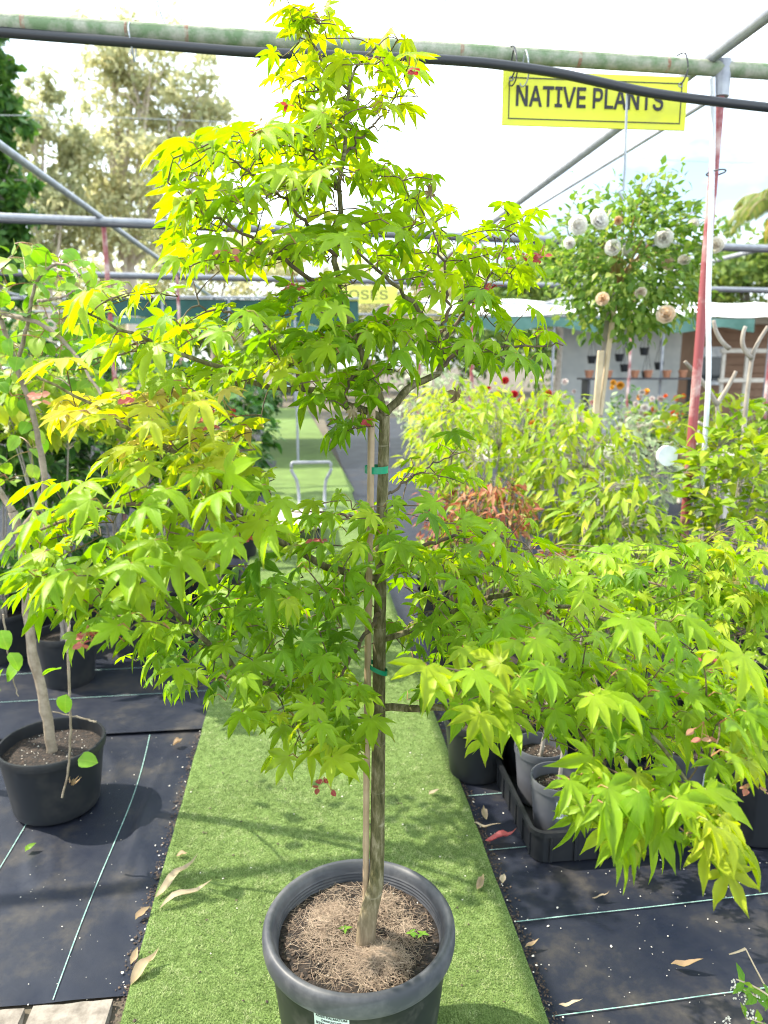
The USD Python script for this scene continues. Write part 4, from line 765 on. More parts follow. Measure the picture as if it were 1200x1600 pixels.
# hanging hook wire
hk = part('plant_hook', tube(spline([at(980, 140, 2.95), at(978, 200, 2.95), at(976, 270, 2.95), at(974, 296, 2.95), at(967, 300, 2.95), at(971, 306, 2.95), at(974, 312, 2.95)], 24), .0045, 7), WIRE, cat='hook', label='long thin wire hook hanging from the hose in front of the yellow sign', smooth=True)
# cables
for pts, lab, r in (([(-20, 180, 9), (380, 192, 9), (700, 225, 9), (740, 224, 9), (800, 232, 9), (1220, 255, 9)], 'thin grey cable sagging across the white sky', .0035), ([(245, -10, 3.0), (257, 35, 3.0), (278, 50, 3.0)], 'short dark wire curling above the mossy beam at left', .003), ([(704, -20, 5), (650, 115, 5), (595, 245, 5)], 'slanting grey wire running up behind the maple top', .006)):
    part('overhead_cable', tube(spline([at(*p) for p in pts], 40), r, 6), WIRE, cat='cable', label=lab)

# ------------------------------------------------------------------ standard rose
RC = at(985, 410, 4.1); RB = gnd(935, 800); RB = A([at(930, 700, 4.1)[0], at(930, 700, 4.1)[1], .25])
rose = thing('standard_rose', 'standard rose with a round head of white and peach blooms', 'rose', (RB[0], RB[1], .25))
rt_ = spline([RB, at(938, 640, 4.1), at(943, 560, 4.1), at(952, 480, 4.1), at(975, 440, 4.1)], 24); part('trunk', tube(rt_, np.linspace(.022, .014, 24), 8), GREYB, rose, smooth=True)
rsB = []
for k in range(26):
    a, b = R.uniform(0, 6.28), R.uniform(-.3, 1.0); e = RC+A([math.cos(a)*.36, math.sin(a)*.36, b*.36])*R.uniform(.5, 1); c = spline([rt_[-2], rt_[-1]*.5+e*.5+A([0, 0, .06]), e], 8); rsB.append(c)
for e in ((1050, 268, 4.1), (1020, 280, 4.0), (905, 300, 4.1)): rsB.append(spline([RC, at(e[0]-20, e[1]+50, 4.1), at(*e)], 8))
part('branches', cat_([tube(c, np.linspace(.007, .002, 8), 5, False) for c in rsB]), PETIOLE, rose, smooth=True, kind='stuff')
rl = []
for k in range(3300):
    if k < 3160:
        u = R.normal(0, 1, 3); u = u/np.linalg.norm(u)*R.uniform(.25, 1)**.5*(.7+.5*meshkit.noise(A([u*1.6+5]))[0]); p = RC+u*A([.47, .45, .42])+A([0, 0, -.02])
    else: p = rsB[-1-(k % 3)][R.randint(3, 8)]+R.normal(0, .04, 3)
    o = unit(p-RC); rl.append(place(simple_leaf(R.uniform(.035, .06), R.uniform(.012, .018), R.uniform(0, .4), R, seg=3), p, frame(unit(o+R.normal(0, .6, 3)+A([0, 0, -.2])), A([0, 0, 1.])+o*.7+R.normal(0, .4, 3)), np.clip(.5+R.normal(0, .25), 0, 1)))
emit_leaves(rose, rl, ROSEL, 150)
def bloom(p, r, tint, parent, mat=PETAL, name='bloom', lab=None):
    ls = []; f0 = unit(CAM-p+R.normal(0, .5, 3)*np.linalg.norm(CAM-p)*.6+A([0, 0, .3])); fr0 = frame(unit(np.cross(f0, [0.3, .2, 1])), f0)
    for ring, (n, tl, L) in enumerate(((8, .05, 1.0), (7, .35, .9), (5, .9, .7), (3, 2.0, .45))):
        for k in range(n):
            a = 6.28*k/n+ring*.5; d = fr0[0]*math.cos(a)+fr0[1]*math.sin(a); ax = unit(d+f0*tl); ls.append(place(simple_leaf(r*L, r*L*.62, -.45, R, tip=-.75, seg=5, cup=.55), p+f0*.004*ring, frame(ax, unit(f0-d*tl*.6)), np.clip(tint-.02*ring+R.normal(0, .03), 0, 1)))
    j, d = join(ls); part(name, j, mat, parent, data=d, label=lab)
for x, y, r, t in ((900, 353, .052, 1), (931, 347, .056, 1), (1037, 371, .05, .95), (958, 388, .042, .9), (975, 397, .04, .95), (1041, 494, .05, .55), (1043, 411, .034, .55), (942, 468, .036, .5), (1118, 385, .045, .75), (1068, 410, .034, .7), (1000, 455, .032, .7), (965, 345, .024, .35), (890, 380, .03, .9), (1085, 350, .03, .9)):
    bloom(at(x, y, 3.74+R.uniform(-.05, .12)), r*.92, t, rose, lab='white bloom' if t > .8 else 'peach bloom')
stk2 = at(944, 560, 4.0); part('wooden_stake', cat_([bar((stk2[0]-.06, stk2[1], .1), (stk2[0]-.02, stk2[1], stk2[2]+.04), .032, .02), bar((stk2[0]+.0, stk2[1]+.01, stk2[2]-.3), (stk2[0]+.045, stk2[1]+.01, stk2[2]+.3), .022, .022)]), WOOD, cat='stake', label='pale square timber stake supporting the standard rose')
under_pot(RB[0], RB[1], 1.15, 'standard rose with white and peach blooms')

# ------------------------------------------------------------------ plants of the middle distance, right
S = [0]
def B(name, label, cat, x, top_px, bot_px, fwd, wpx, n, leaf, tint, mat, nparts=40, pot=True, **k):
    """A plant placed by its middle column, top and bottom rows at a distance in metres; it stands in a pot on the ground."""
    S[0] += 1; c = at(x, (top_px+bot_px)/2, fwd); t, b = at(x, top_px, fwd)[2], at(x, bot_px, fwd)[2]; base = A([c[0], c[1], .24 if pot else .0])
    if pot: under_pot(c[0], c[1], plant=label)
    return bush(name, label, cat, base, max(b, .3), t, wpx/2*fwd*1.02/F, n, leaf, tint, mat, nparts, seed=S[0], **k)
NL = (.085, .013, .5)
B('bamboo_shrub', 'tall yellow green plant with narrow drooping leaves right of the trunk', 'shrub', 760, 610, 850, 3.6, 190, 520, NL, .55, LIME, 70, droop=.9)
B('bamboo_shrub', 'bushy yellow green narrow leaved plant beneath the rose', 'shrub', 895, 610, 860, 3.4, 210, 620, NL, .6, LIME, 90, droop=.9)
B('bamboo_shrub', 'lime narrow leaved plant low in front of the red post', 'shrub', 960, 730, 900, 3.0, 180, 420, NL, .5, LIME, 60, droop=.8)
B('bamboo_shrub', 'pale narrow leaved plant beside the maple twig right of the green tie', 'shrub', 690, 600, 760, 4.4, 120, 320, NL, .7, LIME, 40, droop=.8)
B('grey_shrub', 'silvery grey leaved shrub left of the red post', 'shrub', 985, 665, 830, 3.9, 150, 480, (.05, .013, .2), .6, GREYL, 60)
B('grey_shrub', 'pale silver leaved bush right of the trunk behind the red maples', 'shrub', 690, 560, 700, 5.4, 160, 380, (.06, .016, .2), .75, GREYL, 30)
B('red_lace_maple', 'low red leaved lace maple right of the trunk', 'shrub', 712, 752, 850, 3.7, 135, 420, (.05, .007, .5), .45, REDL, 60, droop=.7, stem_mat=TWIG)
B('red_lace_maple', 'pinkish red lace maple between the trunk and the lime plants', 'shrub', 775, 745, 850, 3.2, 130, 420, (.05, .007, .5), .6, REDL, 60, droop=.7, stem_mat=TWIG)
B('red_lace_maple', 'dull red lace maple low behind the right maple branch', 'shrub', 870, 850, 960, 2.9, 120, 300, (.045, .007, .5), .35, REDL, 40, droop=.7, stem_mat=TWIG)
B('green_shrub', 'bright green broad leaved shrub right of the red post', 'shrub', 1140, 660, 850, 3.0, 150, 430, (.075, .018, .2), .55, LIME, 80, droop=-.2)
B('green_shrub', 'green leafy shrub cut by the right picture edge', 'shrub', 1205, 610, 800, 3.6, 140, 360, (.07, .018, .2), .45, LIME, 50)
B('green_shrub', 'mid green shrub low behind the tray plants', 'shrub', 1000, 820, 1000, 2.85, 220, 420, (.07, .016, .3), .35, LIME, 60)
B('green_shrub', 'twiggy green shrub at the right picture edge below the second maple', 'shrub', 1190, 980, 1180, 2.3, 120, 240, (.05, .016, .1), .4, LIME, 60)
B('green_shrub', 'dense shrub with small leaves behind the trunk base of the second maple', 'shrub', 870, 860, 1010, 2.75, 180, 360, (.06, .014, .2), .3, LIME, 40)
B('green_shrub', 'dull green shrub under the lime plants at the turf edge', 'shrub', 800, 860, 1010, 3.5, 130, 300, (.055, .015, .2), .25, LIME, 40)
B('bamboo_shrub', 'pale lime plant rising behind the silver bush near the trunk', 'shrub', 720, 585, 720, 4.9, 170, 420, NL, .75, LIME, 30, droop=.8)
B('bamboo_shrub', 'broad lime narrow leaved plant in the middle of the right bed', 'shrub', 830, 595, 760, 4.6, 190, 520, NL, .65, LIME, 40, droop=.8)
B('grey_shrub', 'grey green fine leaved shrub behind the rose stake', 'shrub', 930, 610, 760, 5.2, 170, 420, (.06, .015, .2), .5, GREYL, 30)
B('grey_shrub', 'pale grey shrub just left of the red post, farther back', 'shrub', 1025, 640, 800, 4.9, 150, 420, (.06, .015, .2), .7, GREYL, 30)
B('green_shrub', 'fresh green shrub low between the red lace maples and the turf', 'shrub', 690, 830, 960, 4.2, 120, 260, (.05, .013, .2), .5, LIME, 30)
B('green_shrub', 'tall pale green shrub right of the red post beside the frangipani', 'shrub', 1110, 600, 760, 4.2, 150, 380, (.07, .018, .2), .7, LIME, 40)
B('green_shrub', 'bright leafy shrub at the left behind the yellowing maple branch', 'shrub', 230, 560, 720, 4.0, 180, 360, (.09, .028, .1), .55, LIME, 50, droop=.5)
B('green_shrub', 'bright leafy shrub at the left edge behind the mulberry stem', 'shrub', 70, 560, 700, 3.5, 190, 380, (.09, .028, .1), .6, LIME, 60, droop=.5)
B('green_shrub', 'pale green shrub low at the left behind the lime maple leaves', 'shrub', 330, 640, 780, 4.4, 130, 280, (.08, .024, .1), .5, LIME, 40, droop=.5)
# frangipani with bare grey limbs
fg = thing('frangipani', 'bare branched frangipani with thick pale forked limbs at the right', 'shrub', (at(1120, 800, 3.3)[0], at(1120, 800, 3.3)[1], .24)); b0 = A([at(1120, 800, 3.3)[0], at(1120, 800, 3.3)[1], .2])
under_pot(b0[0], b0[1], plant='bare branched frangipani')
for pts in ([(1120, 760, 3.3), (1122, 690, 3.3), (1120, 630, 3.3)], [(1120, 632, 3.3), (1100, 600, 3.28), (1070, 565, 3.25)], [(1120, 632, 3.3), (1140, 600, 3.3), (1150, 580, 3.3)], [(1160, 720, 3.2), (1165, 640, 3.2), (1175, 560, 3.2), (1200, 510, 3.2)], [(1175, 560, 3.2), (1160, 530, 3.2), (1165, 510, 3.2)], [(1140, 545, 3.25), (1120, 520, 3.25), (1115, 500, 3.25)], [(1122, 680, 3.3), (1100, 665, 3.3), (1090, 660, 3.3)]):
    part('limb', tube(limb(pts, 12), np.linspace(.011, .008, 12), 8), GREYB, fg, smooth=True)
part('limb', tube(spline([b0, at(1120, 850, 3.3), at(1120, 755, 3.3)], 12), .014, 8), GREYB, fg, smooth=True); part('limb', tube(spline([b0, at(1150, 830, 3.25), at(1160, 715, 3.2)], 12), .012, 8), GREYB, fg, smooth=True)
# flower benches
tb = thing('plant_bench', 'long low bench carrying the flowering plants behind the lime shrubs', 'bench', (2.9, 7.6, 0))
for k in range(6): part('slat', box((2.9, 7.05+.2*k, .66), (3.2, .16, .03), .004), TIMBER, tb)
for x in (1.5, 2.9, 4.3):
    for y in (7.1, 8.0): part('leg', box((x, y, .322), (.06, .06, .644), .004), TIMBER, tb)
    part('bearer', box((x, 7.55, .628), (.05, 1.0, .03), .003), TIMBER, tb)
fcol = [(785, 596, .06), (830, 618, .22), (865, 600, .95), (840, 640, .4), (905, 630, .75), (980, 600, .5), (1015, 615, .97), (1045, 620, .3), (1020, 640, .98), (1050, 655, .5), (1000, 650, .75), (1060, 680, .97)]
for i, (x, y, t) in enumerate(fcol):
    fwd = 7.25+.25*(i % 3); c = at(x, y, fwd); z0 = .69
    cn = ['red', 'orange', 'white', 'orange', 'pink', 'yellow orange', 'white', 'orange', 'white', 'yellow', 'pink', 'white'][i]
    S[0] += 1; f = bush('flowering_plant', f'{cn} bedding plant on the long bench, ' + ['leftmost with red blooms', 'second from the left', 'tall white one', 'low orange one', 'pink one left of the stake', 'yellow one by the hanging baskets', 'white one left of the red post', 'orange one by the red post', 'low white one near the post', 'low yellow one near the post', 'pink one in the middle of the right group', 'rightmost low white one'][i], 'flower', (c[0], c[1], z0+.1), z0+.12, max(c[2], z0+.3), .20, 130, (.06, .017, .1), .45, DARKL if i % 2 else LIME, 0, seed=S[0])
    for k in range(6):
        a = R.uniform(0, 6.28); r = .2*math.sqrt(R.rand()); p = A([c[0]+r*math.cos(a), c[1]-.08+r*math.sin(a), max(c[2], z0+.3)+R.uniform(-.16, .04)]); bloom(p, R.uniform(.02, .042), np.clip(t+R.normal(0, .04), 0, 1), f, BLOOM)
    copy_of(class_pot, 'nursery_pot', (c[0], c[1], .678), 'small black pot on the flower bench, '+['leftmost', 'second', 'third', 'fourth', 'fifth', 'sixth', 'seventh', 'eighth', 'ninth', 'tenth', 'eleventh', 'rightmost'][sorted(range(12), key=lambda k: fcol[k][0]).index(i)]+' from the left', 'plant pot', 'small pots on the flower bench', sc=.55)

# ------------------------------------------------------------------ plants of the middle distance, left
GL = (.12, .036, .1)
Lf = [(60, 600, 800, 4.2, 170, 'broad leaved glossy shrub at the left edge behind the thin mulberry stem'), (170, 610, 800, 4.6, 160, 'glossy dark green shrub left of the red post foot'), (280, 620, 800, 5.0, 150, 'dark glossy shrub behind the yellowing maple branch'), (370, 600, 740, 6.0, 120, 'dark shrub by the left edge of the path'),
      (-30, 560, 780, 3.8, 160, 'leafy shrub cut by the left picture edge')]
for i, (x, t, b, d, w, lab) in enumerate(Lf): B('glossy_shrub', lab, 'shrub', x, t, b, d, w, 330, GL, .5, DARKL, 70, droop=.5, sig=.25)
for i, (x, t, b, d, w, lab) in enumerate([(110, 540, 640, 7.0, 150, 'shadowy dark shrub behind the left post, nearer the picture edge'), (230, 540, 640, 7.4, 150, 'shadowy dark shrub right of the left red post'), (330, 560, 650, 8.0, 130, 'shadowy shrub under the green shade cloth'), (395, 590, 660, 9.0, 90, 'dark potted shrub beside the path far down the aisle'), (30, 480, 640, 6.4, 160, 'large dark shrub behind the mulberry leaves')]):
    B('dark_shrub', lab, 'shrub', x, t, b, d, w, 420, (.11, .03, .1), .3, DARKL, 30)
for i, (x, y, d) in enumerate([(330, 790, 4.4), (60, 800, 4.4), (-5, 930, 4.0), (60, 920, 4.2), (125, 890, 4.4)]):
    c = at(x, y, d); make_pot('nursery_pot', ['black pot left of the path behind the big maple branch', 'black pot beneath the left shrubs', 'black pot at the left edge behind the mulberry trunk', 'black pot right behind the mulberry trunk', 'black pot behind the drooping left maple leaves'][i], 'plant pot', A([c[0], c[1], .012]), .17, .30, POTS, None, 'plain')
for i, (x, t, d, w, lab) in enumerate([(-5, 860, 3.9, 120, 'low dark leafed plant at the left edge over a black pot'), (60, 850, 4.1, 110, 'low dark plant behind the mulberry trunk'), (120, 820, 4.3, 110, 'low dark plant behind the drooping left maple leaves')]):
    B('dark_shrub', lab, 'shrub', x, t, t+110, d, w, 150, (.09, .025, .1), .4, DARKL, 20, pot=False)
# fence of dark mesh at far left
fe = thing('mesh_fence', 'dark fence of thin upright bars behind the left shrubs', 'fence', (-3.6, 9.4, 0))
for z in (.15, 1.5): part('rail', box((-4.2, 9.4, z), (4.4, .04, .04), .004), DWIRE, fe)
for k in range(44): part('bar', tube([(-6.38+.1*k, 9.36, .0), (-6.38+.1*k, 9.36, 1.6)], .009, 6), DWIRE, fe)
# green shade cloth left
sh = thing('shade_cloth_canopy', 'dark green shade cloth canopy with a teal edge on the left of the aisle', 'canopy', (-2.2, 13, 0))
zt = float(atY(400, 468, 12.0)[2]); xa, xb = float(atY(150, 470, 12)[0]), float(atY(560, 470, 12)[0])
v, f = grid(xa, xb, 12.0, 16.5, 24, 18, lambda X, Y: zt-.10*np.sin((X-xa)*2.2)**2*np.abs(np.sin((Y-12)*1.4))-.02*(Y-12)); part('cloth', (v, f), SHADE, sh, smooth=True)
v, f = grid(xa, xb, 0, 1, 60, 6, lambda X, Y: 0*X); vv = np.stack([v[:, 0], 11.98-.03*np.sin(v[:, 0]*9)*v[:, 1], zt-.02-v[:, 1]*(.32+.08*np.sin(v[:, 0]*3))], 1); part('valance', (vv, f), SHADE, sh, smooth=True)
vv = np.stack([v[:, 0], 11.95-.03*np.sin(v[:, 0]*9), zt-.36-.08*np.sin(v[:, 0]*3)-v[:, 1]*.10], 1); part('teal_hem', (vv, f), TEAL, sh, smooth=True)
for x in np.linspace(xa, xb, 5)[:4]: part('support', tube([(x, 11.9, 0), (x, 11.9, zt)], .02, 8), GALV, sh, smooth=True)
part('edge_tube', tube([(xa, 11.9, zt+.02), (xb, 11.9, zt+.02)], .02, 8), GALV, sh)
# canopy, plastic wall and building right
cn = thing('market_canopy', 'white roofed canopy with a pale teal edge across the back right', 'canopy', (5, 13, 0)); xa, xb = float(atY(690, 480, 13)[0]), float(atY(1180, 480, 13)[0])
z0 = float(atY(1000, 497, 13.0)[2])
v, f = grid(xa, xb+2.5, 13, 17, 30, 12, lambda X, Y: z0+.05+.14*(Y-13)+.03*np.sin(X*3)); part('roof_sheet', (v, f), WCANV, cn, smooth=True)
v, f = grid(xa, xb, 0, 1, 60, 5, lambda X, Y: 0*X); part('valance', (np.stack([v[:, 0], 12.97-.03*np.sin(v[:, 0]*7)*v[:, 1], z0-v[:, 1]*(.2+.05*np.sin(v[:, 0]*4))], 1), f), TEAL, cn, smooth=True)
for x in np.linspace(xa, xb+2.4, 5)[1:]: part('canopy_post', tube([(x, 13.05, 0), (x, 13.05, z0+.05)], .025, 8), GALV, cn, smooth=True)
ws = thing('plastic_screen', 'sheet of cloudy white plastic hung as a wall under the canopy', 'screen', (4, 15, 0)); xa2, xb2 = float(atY(880, 550, 15)[0]), float(atY(1062, 550, 15)[0])
v, f = grid(xa2, xb2, .05, 2.3, 40, 12, lambda X, Y: 0*X); part('sheet', (np.stack([v[:, 0], 15+.05*np.sin(v[:, 0]*6+v[:, 1]), v[:, 1]], 1), f), PLAST, ws, smooth=True); part('top_batten', box(((xa2+xb2)/2, 15, 2.33), (xb2-xa2, .05, .06), .005), TIMBER, ws)
for i, (x, y) in enumerate(((968, 553), (976, 569), (1007, 543), (1030, 566), (925, 556), (1010, 580))):
    c = at(x, y, 13.9); t = thing('hanging_basket', 'small black hanging pot before the white plastic wall, ' + ['upper left one', 'second from the left, lower', 'small high one in the middle', 'right one', 'leftmost near the stake', 'lowest small one'][i], 'hanging pot', c); part('basket', lathe([(.06, -.14), (.09, 0), (.085, 0), (.06, -.12)], 16, c), POTS, t, smooth=40)
    for a in (0, 2.1, 4.2): part('chain', tube([c+A([.085*math.cos(a), .085*math.sin(a), 0]), c+A([0, 0, .4]), (c[0], c[1], 2.3)], .005, 4, False), DWIRE, t)
sf_ = thing('display_shelf', 'dark steel shelf with terracotta pots under the plastic wall', 'shelf', (at(1000, 590, 13.5)[0], at(1000, 590, 13.5)[1], 0)); c = at(1000, 590, 13.5)
part('shelf_board', box((c[0], c[1], c[2]-.02), (2.2, .4, .03), .003), DWIRE, sf_)
for x in (-1, 1): part('leg', box((c[0]+x, c[1], (c[2]-.03)/2), (.05, .3, c[2]-.04), .004), DWIRE, sf_)
for i, dx in enumerate((-.95, -.6, -.1, .15, .5, .8)):
    p = A([c[0]+dx, c[1], c[2]]); part('terracotta_pot', lathe([(.055, 0), (.075, .10), (.082, .10), (.082, .13), (.07, .13), (.055, .02)], 18, p), TERRA, cat='plant pot', group='terracotta pots on the far shelf', label=['leftmost', 'second', 'third', 'fourth', 'fifth', 'rightmost'][i]+' terracotta pot on the far shelf, counted from the left', smooth=30)
bd = thing('nursery_building', 'low brown building with a pale framed window at the right edge', 'building', (8.5, 15.5, 0)); bx0, bx1 = float(atY(1085, 550, 15.2)[0]), float(atY(1330, 550, 15.2)[0]); bh = float(atY(1150, 508, 15.2)[2])
wl = part('wall', box(((bx0+bx1)/2, 16.2, bh/2), (bx1-bx0, 2.0, bh)), BROWN, bd)
for k in range(14): part('weatherboard', box(((bx0+bx1)/2, 15.185, .1+k*.17), (bx1-bx0, .03, .155), .004), BROWN, wl)
part('roof', box(((bx0+bx1)/2, 16.1, bh+.07), (bx1-bx0+.5, 2.8, .13), .01), TIMBER, bd)
wx, wz = float(atY(1112, 565, 15.1)[0]), float(atY(1112, 572, 15.1)[2]); wn = part('window', box((wx, 15.13, wz), (.62, .06, .8), .005), WHITEP, bd); part('pane', box((wx, 15.095, wz-.06), (.42, .02, .5)), GLASS, wn)
tr_ = thing('timber_trellis', 'pale timber rail fence in front of the brown building', 'fence', (bx0+1, 13.5, 0)); zr = float(atY(1150, 548, 13.5)[2])
for z in (zr, zr-.55): part('rail', box(((bx0+bx1)/2-.4, 13.5, z), (bx1-bx0, .05, .08), .005), TIMBER, tr_)
for x in np.linspace(bx0-.3, bx1-.6, 8): part('upright', box((x, 13.545, zr/2), (.07, .04, zr+.1), .005), TIMBER, tr_)
# aisle end: table, seat, trolley
t = thing('blue_table', 'pale blue folding table at the far end of the turf path', 'table', gnd(432, 640)); c = gnd(432, 636); zt = float(at(432, 600, c@FH)[2]); part('table_top', box((c[0], c[1], .74), (1.5, .7, .04), .006), BLUEP, t)
for sx in (-.68, .68):
    for sy in (-.3, .3): part('leg', box((c[0]+sx, c[1]+sy, .36), (.04, .04, .72), .004), GALV, t)
c = gnd(450, 635); t = thing('garden_chair', 'dark green garden chair at the far end of the turf path', 'chair', c)
part('seat', box((c[0], c[1], .43), (.55, .5, .05), .006), BENCHG, t); part('backrest', box((c[0], c[1]+.24, .72), (.55, .05, .5), .006), BENCHG, t)
for sx in (-.24, .24):
    part('armrest', box((c[0]+sx, c[1], .64), (.06, .5, .04), .005), BENCHG, t)
    for sy in (-.2, .2): part('leg', box((c[0]+sx, c[1]+sy, .2), (.06, .06, .405), .005), BENCHG, t)
c = gnd(470, 840); tl = thing('trolley', 'flat hand trolley with a bent grey tube handle standing on the path behind the maple', 'trolley', (c[0], c[1], 0))
part('platform', box((c[0]-.02, c[1]-.05, .19), (.46, .75, .025), .006), TIMBER, tl)
h0 = at(517, 722, c@FH+.45); hy = h0[1]; xl, xr, zh = float(atY(455, 722, hy)[0]), float(h0[0]), float(h0[2])
part('handle', tube(spline([(xr-.07, c[1]+.32, .2), (xr-.06, hy, zh-.24), (xr-.05, hy, zh-.18), (xr, hy, zh-.06), (xr-.004, hy, zh-.012), (xr-.02, hy, zh), (xl+.02, hy, zh), (xl+.004, hy, zh-.012), (xl, hy, zh-.06), (xl+.05, hy, zh-.18), (xl+.06, hy, zh-.24), (xl+.07, c[1]+.32, .2)], 80), .016, 10), GALV, tl, smooth=True)
for sx in (-.19, .15):
    for sy in (-.33, .25):
        w = trimesh.creation.annulus(.03, .085, .04, sections=24); w.apply_transform(trimesh.transformations.rotation_matrix(math.pi/2, [0, 1, 0])); w.apply_translation((c[0]+sx, c[1]+sy, .091)); part('wheel', (w.vertices.view(np.ndarray), w.faces.view(np.ndarray)), DWIRE, tl, smooth=40)
for i, (x, y) in enumerate(((392, 668), (400, 655), (372, 690))):
    c = gnd(x, y); make_pot('nursery_pot', ['black tub left of the far turf path', 'smaller black tub far down the left path edge', 'black tub nearest of the far path edge tubs'][i], 'plant pot', A([c[0]-.2, c[1], .012]), .3, .42, POTS, None, 'plain')

# ------------------------------------------------------------------ far trees
def tree(name, label, base, H, crowns, mat, bark, r0, n, leaf, tint, seed, group=None, sig=.2, trunk_to=None):
    """crowns: (dx, dy, dz, rx, ry, rz) leaf masses about the tree's foot; a limb reaches into each."""
    rs = np.random.RandomState(seed); base = A(base, float); t = thing(name, label, 'tree', base, group); lm = [tube(spline([base-A([0, 0, .2]), base+A([.02*H, 0, H*.3]), base+A([-.01*H, 0, H*.62])], 12), np.linspace(r0, r0*.45, 12), 8)]; top = base+A([-.01*H, 0, H*.6]); ls = []
    vol = A([c[3]*c[4]*c[5] for c in crowns])**.7; vol /= vol.sum()
    for c, fq in zip(crowns, vol):
        cc = base+A(c[:3]); st = base+A([0, 0, min(c[2]*.55, H*.55)]); lm.append(tube(spline([st, st*.4+cc*.6+A([0, 0, -.06*H]), cc], 9), np.linspace(r0*.45, r0*.1, 9), 6))
        for k in range(5):
            e = cc+rs.normal(0, .45, 3)*A(c[3:]); lm.append(tube(spline([cc*.7+st*.3, (cc+e)/2, e], 6), np.linspace(r0*.16, r0*.04, 6), 4, False))
        cl = cc+rs.normal(0, .5, (max(6, int(22*fq*len(crowns))), 3))*A(c[3:])
        for k in range(int(n*fq)):
            q = cl[rs.randint(len(cl))]; p = q+rs.normal(0, .15, 3)*A(c[3:]); s = rs.uniform(.6, 1.4)
            ls.append(place(simple_leaf(leaf[0]*s, leaf[1]*s, rs.uniform(0, .4), rs, seg=2), p, frame(unit(rs.normal(0, 1, 3)+A([0, 0, -.5])), rs.normal(0, 1, 3)+A([0, 0, .8])), np.clip(tint+rs.normal(0, sig), 0, 1)))
    part('trunk', cat_(lm), bark, t, smooth=True); j, d = join(ls); part('crown', j, mat, t, data=d, kind='stuff'); return t
def far(x, d): p = at(x, 568, d); return A([p[0], p[1], -.01])
def zof(y, d): return float(at(600, y, d)[2])
def cro(x0, d, lst): # crown lobes given as (px, py, half width px, half height px) at the tree's distance
    b = far(x0, d); out = []
    for x, y, w, h in lst:
        p = at(x, y, d); k = d/F*1.03; out.append((p[0]-b[0], p[1]-b[1]+R.uniform(-1, 1)*.4*w*k, p[2], w*k, w*k*.8, h*k))
    return b, out
b, cr_ = cro(200, 26, [(210, 55, 45, 30), (180, 110, 45, 45), (240, 120, 60, 55), (310, 145, 45, 45), (280, 190, 50, 40), (190, 200, 55, 50), (230, 270, 70, 50), (150, 300, 60, 50), (320, 230, 30, 40), (200, 360, 90, 45)])
tree('eucalyptus_tree', 'tall pale olive gum tree with a broad airy crown behind the left beams', b, 13.5, cr_, GUM, GUMB, .28, 11000, (.24, .06), .6, 5)
b, cr_ = cro(75, 24, [(70, 150, 30, 25), (60, 210, 45, 40), (110, 230, 40, 45), (40, 280, 50, 45), (100, 320, 55, 45), (50, 380, 60, 45)])
tree('eucalyptus_tree', 'thinner dull green gum tree left of the broad one', b, 10.5, cr_, GUM, GUMB, .2, 6000, (.22, .055), .4, 6)
b, cr_ = cro(-25, 14, [(-5, 90, 25, 40), (0, 150, 28, 40), (-15, 200, 35, 40), (5, 280, 30, 35), (-10, 330, 40, 45), (-5, 400, 40, 40)])
tree('dark_tree', 'dense dark green tree cut by the left picture edge', b, 7.5, cr_, DARKL, GREYB, .18, 4200, (.2, .06), .6, 7)
b, cr_ = cro(330, 34, [(260, 400, 80, 50), (360, 400, 90, 45), (450, 420, 70, 40), (310, 460, 90, 40), (420, 470, 80, 40)])
tree('background_tree', 'pale scrubby tree low behind the left shade cloth', b, 7.5, cr_, GUM, GUMB, .2, 6500, (.3, .07), .7, 8)
b, cr_ = cro(100, 30, [(40, 430, 90, 50), (140, 440, 90, 45), (100, 490, 120, 40)])
tree('background_tree', 'low olive tree behind the mulberry top', b, 6, cr_, GUM, GUMB, .2, 5000, (.3, .07), .5, 9)
b, cr_ = cro(870, 30, [(800, 440, 70, 35), (870, 425, 60, 40), (940, 430, 70, 40), (860, 470, 110, 30)])
tree('background_tree', 'yellow green tree behind the white canopy under the rose', b, 6.5, cr_, FARG, GREYB, .2, 5500, (.28, .08), .7, 10)
b, cr_ = cro(1160, 24, [(1170, 400, 70, 40), (1130, 440, 60, 35), (1200, 430, 70, 40)])
tree('background_tree', 'leafy yellow green tree below the palm at the right', b, 6, cr_, FARG, GREYB, .2, 5000, (.24, .08), .7, 12)
b, cr_ = cro(650, 38, [(560, 450, 90, 35), (650, 430, 70, 40), (730, 450, 90, 35), (640, 490, 140, 35)])
tree('background_tree', 'hazy pale tree behind the maple at the end of the aisle', b, 7.5, cr_, GUM, GUMB, .2, 5000, (.32, .09), .8, 13)
for i, x in enumerate((-120, 60, 230, 400, 560, 720, 880, 1040, 1200, 1340)):
    b, cr_ = cro(x, 42, [(x-50, 520, 80, 40), (x+40, 510, 80, 45), (x, 550, 110, 40)])
    tree('hedge_tree', ['leftmost', 'second', 'third', 'fourth', 'fifth', 'sixth', 'seventh', 'eighth', 'ninth', 'rightmost'][i]+' far green tree of the boundary row, counted from the left', b, 4.5, cr_, FARG, GREYB, .15, 1500, (.45, .14), .5, 20+i, 'far trees of the boundary row')
